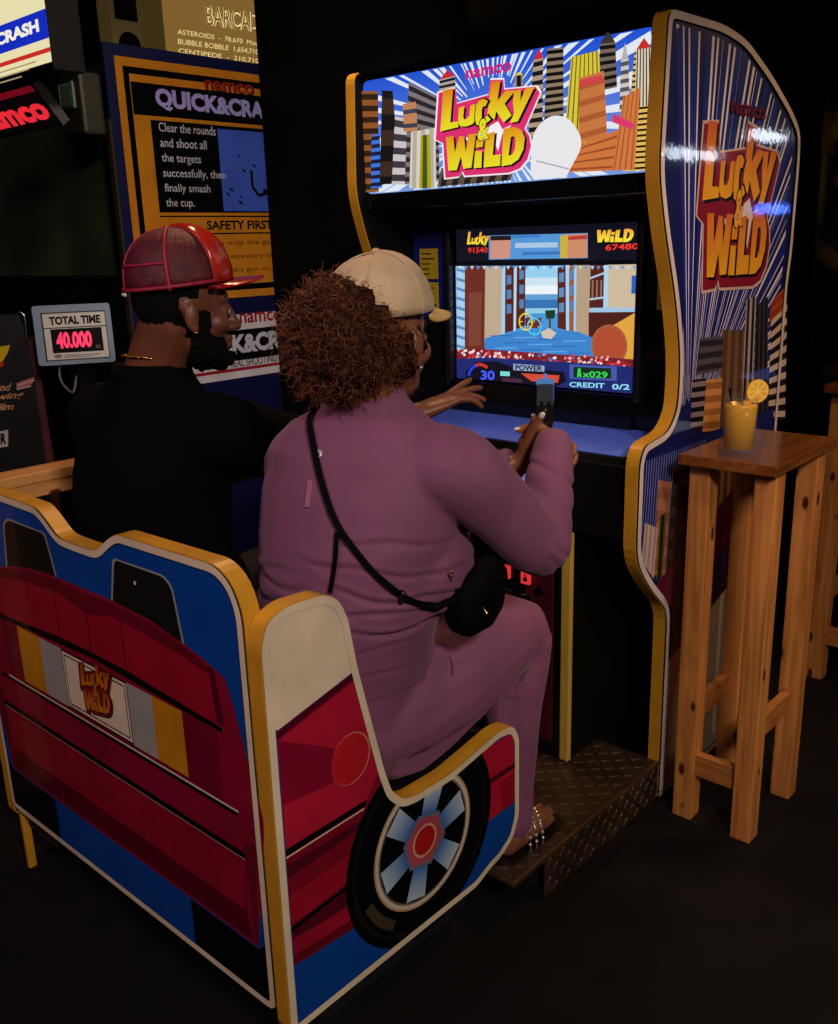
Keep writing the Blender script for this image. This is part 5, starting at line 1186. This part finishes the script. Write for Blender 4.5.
# earring
el_ = loc(W_HC, WH, (0.086, -0.004, -0.064)); bm = BM(); ellipsoid(bm, el_, (0.005, 0.005, 0.005)); obj('earring', bm, M_CHROME, wp, True)
# hair: dark core and many separate curls
HC = loc(W_HC, WH, (-0.016, -0.098, -0.014)); rnd = random.Random(11)
bm = BM(); 
hv = ellipsoid(bm, HC, (0.098, 0.092, 0.100), WH, 40, 28); ellipsoid(bm, loc(W_HC, WH, (0, -0.02, -0.03)), (0.084, 0.088, 0.075), WH, 30, 20)
for v in bm.verts: v.co += (v.co-HC).normalized()*(0.014*noise.noise(v.co*38)+0.008*noise.noise(v.co*90))
M_HAIR = mat('dark_brown_hair', rgb(40, 19, 10), 0.8, noise_amt=0.3, noise_scale=60, spec=0.1)
M_CURL = mat('copper_brown_curls', rgb(78, 36, 18), 0.55, noise_amt=0.4, noise_scale=30)
hair = obj('hair', bm, M_HAIR, wp, True)
def mini_tubes(name, chains, m, parent):
    """many 3-sided strands gathered in plain lists"""
    vs, fs = [], []
    for P, th in chains:
        n = len(P); t = (P[-1]-P[0]).normalized(); b0 = len(vs)
        for i, p in enumerate(P):
            d = (P[min(i+1, n-1)]-P[max(i-1, 0)]).normalized(); e = d.orthogonal().normalized() if i == 0 else (e-d*e.dot(d)).normalized(); g_ = d.cross(e); r = th*(1 if i < n-2 else 0.5)
            for k in range(3): a = 2.0944*k; vs.append(p+e*cos(a)*r+g_*sin(a)*r)
        for i in range(n-1):
            for k in range(3): a, b = b0+i*3+k, b0+i*3+(k+1) % 3; fs.append((a, b, b+3, a+3))
    me = bpy.data.meshes.new(name); me.from_pydata([tuple(v) for v in vs], [], fs); return link(name, me, m, parent, True)
chains, frizz = [], []
CAPC = loc(W_HC, WH, (0, -0.008, 0.030)); CAPF = frame(8, 2)
for k in range(6400):
    u_, v_ = rnd.uniform(-1, 1), rnd.uniform(0, 2*pi); s_ = sqrt(1-u_*u_); dl = V((s_*cos(v_), s_*sin(v_), u_))
    if dl.y > 0.72 and k <= 5200: continue
    rr = rnd.uniform(0.90, 1.06)+0.05*noise.noise(dl*2.3)
    low_ = k > 5200
    if low_ and (dl.y > 0.08 or dl.z > 0.55): continue
    p = (loc(W_HC, WH, (0, -0.02, -0.03))+WH[0]*dl.x*0.084*rr+WH[1]*dl.y*0.088*rr+WH[2]*dl.z*0.075*rr) if low_ else HC+WH[0]*dl.x*0.098*rr+WH[1]*dl.y*0.092*rr+WH[2]*dl.z*0.100*rr; out = (WH[0]*dl.x+WH[1]*dl.y+WH[2]*dl.z).normalized()
    q = p-CAPC; qx, qy, qz = q.dot(CAPF[0])/0.100, q.dot(CAPF[1])/0.118, q.dot(CAPF[2])/0.108
    if qz > 0.0 and qx*qx+qy*qy+qz*qz < 1.0: continue
    ax_ = (out*rnd.uniform(0.2, 0.9)+V((rnd.uniform(-1, 1), rnd.uniform(-1, 1), rnd.uniform(-1.1, 0.5)))*0.75).normalized(); e1 = ax_.orthogonal().normalized(); e2 = ax_.cross(e1)
    R_ = rnd.uniform(0.0022, 0.0052); Lc = rnd.uniform(0.014, 0.032); ph = rnd.uniform(0, 6.28); turns = rnd.uniform(1.0, 2.4); N = 10; th = rnd.uniform(0.0005, 0.0010)
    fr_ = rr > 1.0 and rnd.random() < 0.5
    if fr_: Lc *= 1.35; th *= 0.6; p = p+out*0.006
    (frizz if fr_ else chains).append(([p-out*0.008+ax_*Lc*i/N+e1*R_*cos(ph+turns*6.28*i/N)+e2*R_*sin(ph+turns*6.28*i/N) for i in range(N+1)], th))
tag(mini_tubes('curls', chains, M_CURL, hair), kind='stuff')
tag(mini_tubes('frizz', frizz, mat('rim_lit_hair_ends', rgb(132, 70, 32), 0.5, noise_amt=0.3, noise_scale=30), hair), kind='stuff')  # light through the outer strands put in as a lighter copper colour
# cap
CC = loc(W_HC, WH, (0, -0.008, 0.030)); CFr = frame(8, 2)
M_CREAM = mat('cream_cotton', rgb(206, 178, 140), 0.75, noise_amt=0.08, noise_scale=14, bump=0.12, bump_scale=40, sheen=0.2)
bm = crown(CC, CFr, 0.093, 0.112, 0.103, -pi, pi, 60, 14, squash=0.03)
for v in bm.verts:
    q = v.co-CC; v.co += q.normalized()*(0.0035*noise.noise(v.co*22)+0.002*noise.noise(v.co*55))
cp = obj('cap', bm, M_CREAM, wp, True)
for k in range(6): obj('seam', seam(CC, CFr, 0.093, 0.112, 0.103, pi/6+k*pi/3, squash=0.03, r=0.0011, lift=0.001), M_CREAM, cp, True)
bm = BM(); ellipsoid(bm, loc(CC, CFr, (0, 0, 0.106)), (0.008, 0.008, 0.005), CFr, 12, 8); obj('button', bm, M_CREAM, cp, True)
obj('brim', brim(loc(CC, CFr, (0, -0.004, 0.002)), CFr, 0.090, 0.110, 0.076, radians(72), 0.020, tilt=0.20), mat('pale_yellow_brim', rgb(214, 178, 110), 0.7, bump=0.1), cp, True)
# sandals
M_SANDAL = mat('black_sandal', rgb(18, 14, 14), 0.4)
for A in (ank, ankL):
    fd = V((-0.06, 1, 0)).normalized(); sd = fd.cross(V((0, 0, 1)))
    bm = BM(); base = A+V((0, 0, -0.078)); pts = []
    for t, w in ((-0.062, 0.012), (-0.05, 0.026), (-0.02, 0.031), (0.03, 0.030), (0.08, 0.040), (0.13, 0.043), (0.165, 0.034), (0.185, 0.014)): pts.append((t, w))
    outl = [(t, w) for t, w in pts]+[(t, -w) for t, w in pts[::-1]]
    prism(bm, outl, lambda u, v, h: base+fd*u+sd*v+V((0, 0, h)), -0.0045, 0.0)
    so = obj('sandal_sole', bm, M_SANDAL, wp)
    for t, hgt, ww in ((0.045, 0.080, 0.037), (0.068, 0.070, 0.040), (0.092, 0.060, 0.043)):
        arc = [base+fd*(t-0.03*abs(cos(x)))+sd*cos(x)*ww+V((0, 0, sin(x)*hgt)) for x in [pi*i/14 for i in range(15)]]; st = obj('strap', tube(BM(), arc, 0.0024, 6), M_CHROME, so, True)
        bm = BM()
        for i, q in enumerate(arc[1:-1]): ellipsoid(bm, q+V((0, 0, 0.002)), (0.0046,)*3, None, 6, 4)
        tag(obj('beads', bm, mat('crystal_beads', rgb(226, 214, 190), 0.12, 0.6), st, True), kind='stuff')
# cross-body bag
M_BAG = mat('black_leather', rgb(4, 4, 4), 0.75, bump=0.15, spec=0.08)
bgc = at(474, 596, 'Y', 1.30)
bag = thing('shoulder_bag', 'small black cross-body bag on a thin strap across the mauve back', 'bag', (bgc.x, bgc.y, bgc.z-0.06))
bm = BM(); loft(bm, [(bgc+WF[1]*t, WF[0], V((0, 0, 1)), w, h, 3.0) for t, w, h in ((-0.075, 0.02, 0.035), (-0.06, 0.036, 0.056), (0.0, 0.046, 0.066), (0.06, 0.040, 0.060), (0.085, 0.02, 0.040))], 28)
for v in bm.verts: v.co += V((0, 0, 0.006*noise.noise(v.co*25)))
obj('pouch', bm, M_BAG, bag, True)
obj('flap', loft(BM(), [(bgc+WF[1]*t+WF[0]*0.006+V((0, 0, 0.028)), WF[0], V((0, 0, 1)), w, h, 2.6) for t, w, h in ((-0.07, 0.02, 0.02), (-0.05, 0.044, 0.036), (0.0, 0.050, 0.042), (0.05, 0.044, 0.036), (0.075, 0.02, 0.02))], 24), M_BAG, bag, True)
z0 = [at(471+i*3.2, 597+i*i*0.35+i*1.5, 'Y', 1.262) for i in range(6)]; obj('zip', tube(BM(), z0, 0.0018, 6), M_GOLD, bag, True)
bm = BM()
for i in range(7): q = at(452-i*0.7, 572+i*4.0, 'Y', 1.19+i*0.008); ellipsoid(bm, q, (0.0026, 0.0026, 0.0042), None, 8, 6)
tag(obj('strap_chain', bm, M_GOLD, bag, True), kind='stuff')
sp_px = [(313, 399), (312, 418), (315, 446), (321, 474), (329, 502), (339, 526), (354, 549), (374, 571), (395, 590), (412, 600), (428, 604), (440, 603)]
SPt = [onto(*p, 0.0045) for p in sp_px]; SPt = [p for p in SPt if p]
def ribbon(bm, pts, w, th, view):
    Q = catmull(pts, 4); A = []
    for i, p in enumerate(Q):
        t = (Q[min(i+1, len(Q)-1)]-Q[max(i-1, 0)]).normalized(); n = (view-t*view.dot(t)).normalized(); s = t.cross(n)
        A.append([bm.verts.new(p+s*w*a+n*th*b) for a, b in ((-1, 0), (-1, 1), (1, 1), (1, 0))])
    for a, b in zip(A, A[1:]):
        for k in range(4): bm.faces.new((a[k], a[(k+1) % 4], b[(k+1) % 4], b[k]))
    bm.faces.new(A[0]); bm.faces.new(A[-1][::-1]); return bm
over = [SPt[0]+V((0.0, 0.10, -0.03)), SPt[0]+V((0.0, 0.045, 0.008))]
obj('strap', ribbon(BM(), over+SPt+[bgc+WF[1]*-0.06+V((0, 0, 0.03))], 0.0058, 0.003, -CF), M_BAG, bag)
S2 = [onto(*p, 0.0045) for p in ((338, 532), (337, 550), (335, 570), (331, 592))]; S2 = [p for p in S2 if p]
if len(S2) > 1: obj('loose_strap_end', ribbon(BM(), S2, 0.004, 0.003, -CF), M_BAG, bag)
sl = onto(401, 595, 0.008)
if sl: bm = BM(); ellipsoid(bm, sl, (0.009, 0.006, 0.012)); obj('strap_slider', bm, M_GLOSSBLACK, bag, True)
# pistol controller
gun = thing('pistol_controller', 'black and blue pistol game controller held up in both hands', 'controller', tuple(GC))
gx = lambda a, b, c: G0+GR*a*1.25+GD*b*1.1+GU*c*1.25
M_GUN = mat('black_gun_plastic', rgb(14, 14, 16), 0.35); M_GUNB = mat('blue_gun_plastic', rgb(60, 140, 250), 0.35)
gp_ = lambda name, prof_, hw, m, par=gun: obj(name, prism(BM(), prof_, lambda u, v, h: gx(h, u, v), -hw, hw), m, par)
gp_('slide', [(0.0, -0.012), (0.0, 0.016), (0.006, 0.020), (0.128, 0.020), (0.128, -0.012)], 0.0135, M_GUN)
gp_('barrel_shroud', [(0.129, -0.012), (0.129, 0.019), (0.172, 0.017), (0.178, 0.010), (0.178, -0.012)], 0.0155, M_GUNB)
gp_('frame', [(0.004, -0.030), (0.004, -0.0125), (0.17, -0.0125), (0.165, -0.028), (0.06, -0.030)], 0.012, M_GUN)
gp_('grip', [(0.0, -0.026), (0.045, -0.028), (0.026, -0.122), (-0.022, -0.118)], 0.0130, M_GUN)
gp_('trigger', [(0.058, -0.030), (0.066, -0.030), (0.062, -0.052), (0.056, -0.050)], 0.004, M_GUN)
obj('trigger_guard', stube(BM(), [gx(0, 0.045, -0.05), gx(0, 0.06, -0.064), gx(0, 0.085, -0.058), gx(0, 0.092, -0.03)], [0.004]*4, 4, 8), M_GUN, gun, True)
for s in (-1, 1): gp_('rear_sight', [(0.002, 0.020), (0.010, 0.020), (0.010, 0.028), (0.002, 0.028)], 0.003, M_GUN).location = GR*0.007*s
gp_('front_sight', [(0.160, 0.017), (0.172, 0.017), (0.172, 0.027), (0.166, 0.027)], 0.003, M_GUNB)
obj('hammer', tube(BM(), [gx(0, 0.0, 0.004), gx(0, -0.010, 0.016)], 0.005, 8), mat('gun_metal', rgb(90, 86, 80), 0.3, 0.9), gun, True)
obj('cable', stube(BM(), [gx(0, 0.0, -0.115), gx(-0.01, 0.03, -0.20), V((-1.25, 1.80, 0.78)), V((-1.33, 1.896, 0.84))], [0.004]*4, 8, 8), M_GUN, gun, True)

# ------------------------------------------------------------------ man in the black shirt
MF = frame(-4)
ml = lambda c, p: loc(c, MF, p)
MT_ = [((-1.865, 1.13, 0.50), 0.185, 0.15), ((-1.865, 1.125, 0.58), 0.200, 0.16), ((-1.868, 1.12, 0.72), 0.195, 0.155), ((-1.868, 1.125, 0.88), 0.205, 0.155), ((-1.862, 1.135, 1.02), 0.222, 0.150), ((-1.852, 1.14, 1.12), 0.222, 0.130), ((-1.842, 1.143, 1.18), 0.185, 0.105), ((-1.838, 1.143, 1.222), 0.120, 0.086), ((-1.832, 1.146, 1.255), 0.080, 0.076)]
M_S = V((-1.655, 1.165, 1.130)); M_E = V((-1.60, 1.43, 1.03)); M_W = at(421, 413, 'Y', 1.66)
M_LS = V((-2.035, 1.125, 1.125)); M_LE = V((-2.07, 1.34, 0.92)); M_LW = V((-1.82, 1.56, 1.00))
M_HC = V((-1.748, 1.190, 1.394)); MH = frame(-20, -4)
def m_shape(bm, k, arms=1.0):
    loft(bm, [(c, MF[0], MF[1], a+k, b+k) for c, a, b in MT_], 36, 2.2)
    ellipsoid(bm, ml((-1.865, 1.13, 0.70), (0, 0.09, 0)), (0.16+k, 0.12+k, 0.15+k), MF)
    for S, E, Wr in ((M_S, M_E, M_W), (M_LS, M_LE, M_LW)):
        inn = S+(V((-1.85, 1.14, 1.11))-S)*0.5
        if arms < 1: stube(bm, [inn, S, S.lerp(E, 0.45), S.lerp(E, 0.86)], [0.080+k, 0.080+k, 0.076+k, 0.074+k], 5, 18)
        else: stube(bm, [inn, S, S.lerp(E, 0.5), E, E.lerp(Wr, 0.4), Wr], [0.072+k, 0.074+k, 0.064+k, 0.052+k, 0.052+k, 0.036+k], 5, 18)
bm = BM(); m_shape(bm, -0.008)
for hip, K, A in ((V((-1.765, 1.20, 0.575)), V((-1.72, 1.60, 0.62)), V((-1.72, 1.60, 0.20))), (V((-1.965, 1.20, 0.575)), V((-2.00, 1.60, 0.62)), V((-2.00, 1.60, 0.20)))):
    stube(bm, [hip, hip.lerp(K, 0.5), K, K.lerp(A, 0.35), A], [0.100, 0.088, 0.066, 0.060, 0.042], 5, 16); stube(bm, [A+V((0, -0.04, -0.045)), A+V((0, 0.05, -0.042)), A+V((0, 0.16, -0.058))], [0.034, 0.036, 0.022], 4, 14)
head(bm, M_HC, MH); stube(bm, [(-1.838, 1.142, 1.19), (-1.812, 1.155, 1.275), loc(M_HC, MH, (0, -0.024, -0.03))], [0.074, 0.068, 0.066], 5, 16)
md = (at(450, 399, 'Y', 1.73)-M_W).normalized()
mt_ = hand(bm, M_W, md, V((0.1, 0.3, -1)), V((-0.6, 0.5, 0.3)), [(-6, 2, 2), (4, 8, 6), (14, 20, 10), (22, 26, 14)], ((0.6, 0.8, 0.2), (0.8, 0.5, 0.2), (0.95, 0.3, 0.1)), 1.05, spread_=0.25)
hand(bm, M_LW, (M_LW-M_LE), V((0.8, 0, -0.6)), V((0, 0.3, 1)), [(30, 50, 30)]*4, ((0.6, 0.7, 0.3), (0.8, 0.4, 0.3), (0.9, 0.2, 0.2)), 1.05)
mp_ = link('person', fuse(bm, 0.0042, 4), skin_mat('deep_brown_skin', rgb(112, 64, 44)))
tag(mp_, 'seated person in black shirt, red mesh cap and gold neck chain', 'person')
bm = BM(); m_shape(bm, 0.004, 0.5); sm = fuse(bm, 0.006, 8)
nrm = [v.normal.copy() for v in sm.vertices]
for v, n in zip(sm.vertices, nrm): v.co += n*(0.006*noise.noise(v.co*9)+0.003*noise.noise(v.co*24))
sh = link('shirt', sm, mat('black_cotton', rgb(5, 5, 6), 0.9, bump=0.1, bump_scale=200, spec=0.08), mp_); sh['label'] = 'black short sleeved shirt'
bm = BM()
for hip, K, A in ((V((-1.765, 1.20, 0.575)), V((-1.72, 1.60, 0.62)), V((-1.72, 1.60, 0.20))), (V((-1.965, 1.20, 0.575)), V((-2.00, 1.60, 0.62)), V((-2.00, 1.60, 0.20)))): stube(bm, [V((-1.865, 1.14, 0.57)), hip, hip.lerp(K, 0.5), K, K.lerp(A, 0.35), A], [0.11, 0.112, 0.097, 0.075, 0.070, 0.055], 5, 16)
loft(bm, [(c, MF[0], MF[1], a+0.006, b+0.006) for c, a, b in MT_[:2]], 30, 2.2)
link('trousers', fuse(bm, 0.008, 4), mat('dark_denim', rgb(16, 18, 26), 0.75), mp_)
for x in (-1.72, -2.00):
    bm = BM(); stube(bm, [(x, 1.545, 0.150), (x, 1.64, 0.152), (x, 1.77, 0.142)], [0.040, 0.042, 0.028], 5, 14); s_ = link('shoe', fuse(bm, 0.005, 4), mat('dark_shoe_canvas', rgb(20, 18, 20), 0.7), mp_)
    for v in s_.data.vertices: v.co.z = max(v.co.z, 0.114)
obj('collar', loft(BM(), [((-1.834, 1.144, 1.236), MF[0], MF[1], 0.098, 0.090), ((-1.832, 1.146, 1.266), MF[0], MF[1], 0.086, 0.082), ((-1.832, 1.146, 1.2665), MF[0], MF[1], 0.078, 0.074)], 28), MATS['black_cotton'], mp_, True)
eyes(mp_, M_HC, MH)
# beard and short hair
M_BEARD = mat('black_beard', rgb(9, 6, 5), 0.85, bump=0.6, bump_scale=260, spec=0.1)
hb = BM(); head(hb, M_HC, MH); hm = fuse(hb, 0.0042, 4)
def hair_shell(name, inside, lift, m):
    """skin patch of the head grown outwards into a closed thick shell of hair"""
    vs = [(v.co.copy(), v.normal.copy()) for v in hm.vertices]; L = [((p-M_HC).dot(MH[0]), (p-M_HC).dot(MH[1]), (p-M_HC).dot(MH[2])) for p, n in vs]
    keep = [f.vertices[:] for f in hm.polygons if all(inside(*L[i]) for i in f.vertices)]
    cnt = {}
    for f in keep:
        for a, b in zip(f, f[1:]+f[:1]): k = (min(a, b), max(a, b)); cnt[k] = cnt.get(k, 0)+1
    rim_ = {i for k, c in cnt.items() if c == 1 for i in k}
    ids = sorted({i for f in keep for i in f}); mp = {i: j for j, i in enumerate(ids)}
    out = []
    for i in ids: p, n = vs[i]; out.append(p+n*(0.0012 if i in rim_ else lift(*L[i])*(0.85+0.5*noise.noise(p*120))))
    me = bpy.data.meshes.new(name); me.from_pydata([tuple(p) for p in out], [], [tuple(mp[i] for i in f) for f in keep]); return link(name, me, m, mp_, True)
def in_beard(x, y, z):
    ax = abs(x)
    if ax < 0.030 and -0.100 < z < -0.066 and y > 0.062: return False          # lips
    side = 0.004 < y < 0.040 and z < -0.012 and ax > 0.045
    jaw = z < -0.058-0.25*max(0, y-0.03) and y > -0.004
    mous = ax < 0.034 and -0.070 < z < -0.058 and y > 0.07
    return side or jaw or mous
hair_shell('beard', in_beard, lambda x, y, z: 0.005+0.012*max(0, min(1, (-z-0.06)/0.05)), M_BEARD)
hair_shell('hair', lambda x, y, z: y < 0.012-0.0*z and z > -0.072 and not (abs(x) > 0.072 and -0.062 < z < 0.010 and y > -0.030), lambda x, y, z: 0.005, mat('short_black_hair', rgb(8, 6, 6), 0.85, bump=0.5, bump_scale=240, spec=0.1))
for s in (-1, 1): bm = BM(); tube(bm, [loc(M_HC, MH, (s*0.016, 0.086, 0.012)), loc(M_HC, MH, (s*0.046, 0.074, 0.014))], [0.004, 0.003], 8); obj('eyebrow', bm, M_BEARD, mp_, True)
bm = BM(); ellipsoid(bm, loc(M_HC, MH, (0.088, 0.0, -0.058)), (0.004,)*3); obj('earring', bm, M_GOLD, mp_, True)
# chain: separate small links round the neck base
bm = BM(); ncx = V((-1.8185, 1.153, 1.273)); nax, nay = MF[0], (MF[1]*0.98-V((0, 0, 1))*0.20).normalized()
for k in range(84):
    t = 2*pi*k/84; p = ncx+nax*cos(t)*0.073+nay*sin(t)*0.0735; td = (nay*cos(t)-nax*sin(t)).normalized(); o = V((0, 0, 1)) if k % 2 else (p-ncx).normalized(); o = (o-td*o.dot(td)).normalized(); ellipsoid(bm, p, (0.0018, 0.0042, 0.0032), (td.cross(o), td, o), 8, 6)
tag(obj('neck_chain', bm, M_GOLD, mp_, True), kind='stuff')
# mesh cap
KC = loc(M_HC, MH, (0, -0.010, 0.036)); KF = frame(-20, 5)
M_MESH = mat('dark_red_mesh', rgb(84, 9, 26), 0.5, noise_amt=0.45, noise_scale=40, bump=0.6, bump_scale=400)
M_FRONT = mat('shiny_red_front', rgb(190, 44, 26), 0.18, noise_amt=0.3, noise_scale=14, bump=0.35, bump_scale=60)
M_RIB = mat('crimson_ribbon', rgb(150, 26, 50), 0.5, bump=0.4, bump_scale=300)
A_, B_, H_ = 0.094, 0.114, 0.118
cp = obj('cap', crown(KC, KF, A_, B_, H_, radians(62), radians(298), 54, 14, pw=2.4), M_MESH, mp_, True)
bm = crown(KC, KF, A_+0.001, B_+0.002, H_+0.001, radians(-62), radians(62), 28, 14, pw=2.6, squash=0.05)
for v in bm.verts: v.co += (v.co-KC).normalized()*0.003*noise.noise(v.co*40)
obj('front_panel', bm, M_FRONT, cp, True)
for t in (62, 112, 180, 248, 298): obj('seam_ribbon', seam(KC, KF, A_, B_, H_, radians(t), 2.4, 0.0048 if t in (112, 248) else 0.0022, 0.0005), M_RIB, cp, True)
pts = [loc(KC, KF, ((A_+0.002)*sin(t), (B_+0.002)*cos(t), 0.004)) for t in [radians(62+236*i/40) for i in range(41)]]
obj('band', tube(BM(), pts, 0.0045, 6), M_RIB, cp, True)
pts = [loc(KC, KF, ((A_+0.002)*sin(t)*0.93, (B_+0.002)*cos(t)*0.93, 0.052)) for t in [radians(112+68*i/20) for i in range(21)]]
obj('seam_ribbon', tube(BM(), pts, 0.0035, 6), M_RIB, cp, True)
bm = BM(); ellipsoid(bm, loc(KC, KF, (0, 0, H_)), (0.008, 0.008, 0.005), KF, 12, 8); obj('button', bm, M_RIB, cp, True)
obj('brim', brim(loc(KC, KF, (0, 0.0, 0.001)), KF, 0.092, 0.112, 0.074, radians(70), 0.014, tilt=0.05), mat('shiny_red_brim', rgb(150, 26, 34), 0.2, noise_amt=0.3, noise_scale=20, bump=0.3, bump_scale=80), cp, True)
bm = BM()
for i in range(3): ellipsoid(bm, loc(KC, KF, (0.02-0.012*i, -B_-0.005, -0.004)), (0.004, 0.003, 0.004), KF, 8, 6)
tag(obj('snap_studs', bm, mat('white_plastic', rgb(220, 220, 220), 0.3), cp, True), kind='stuff')
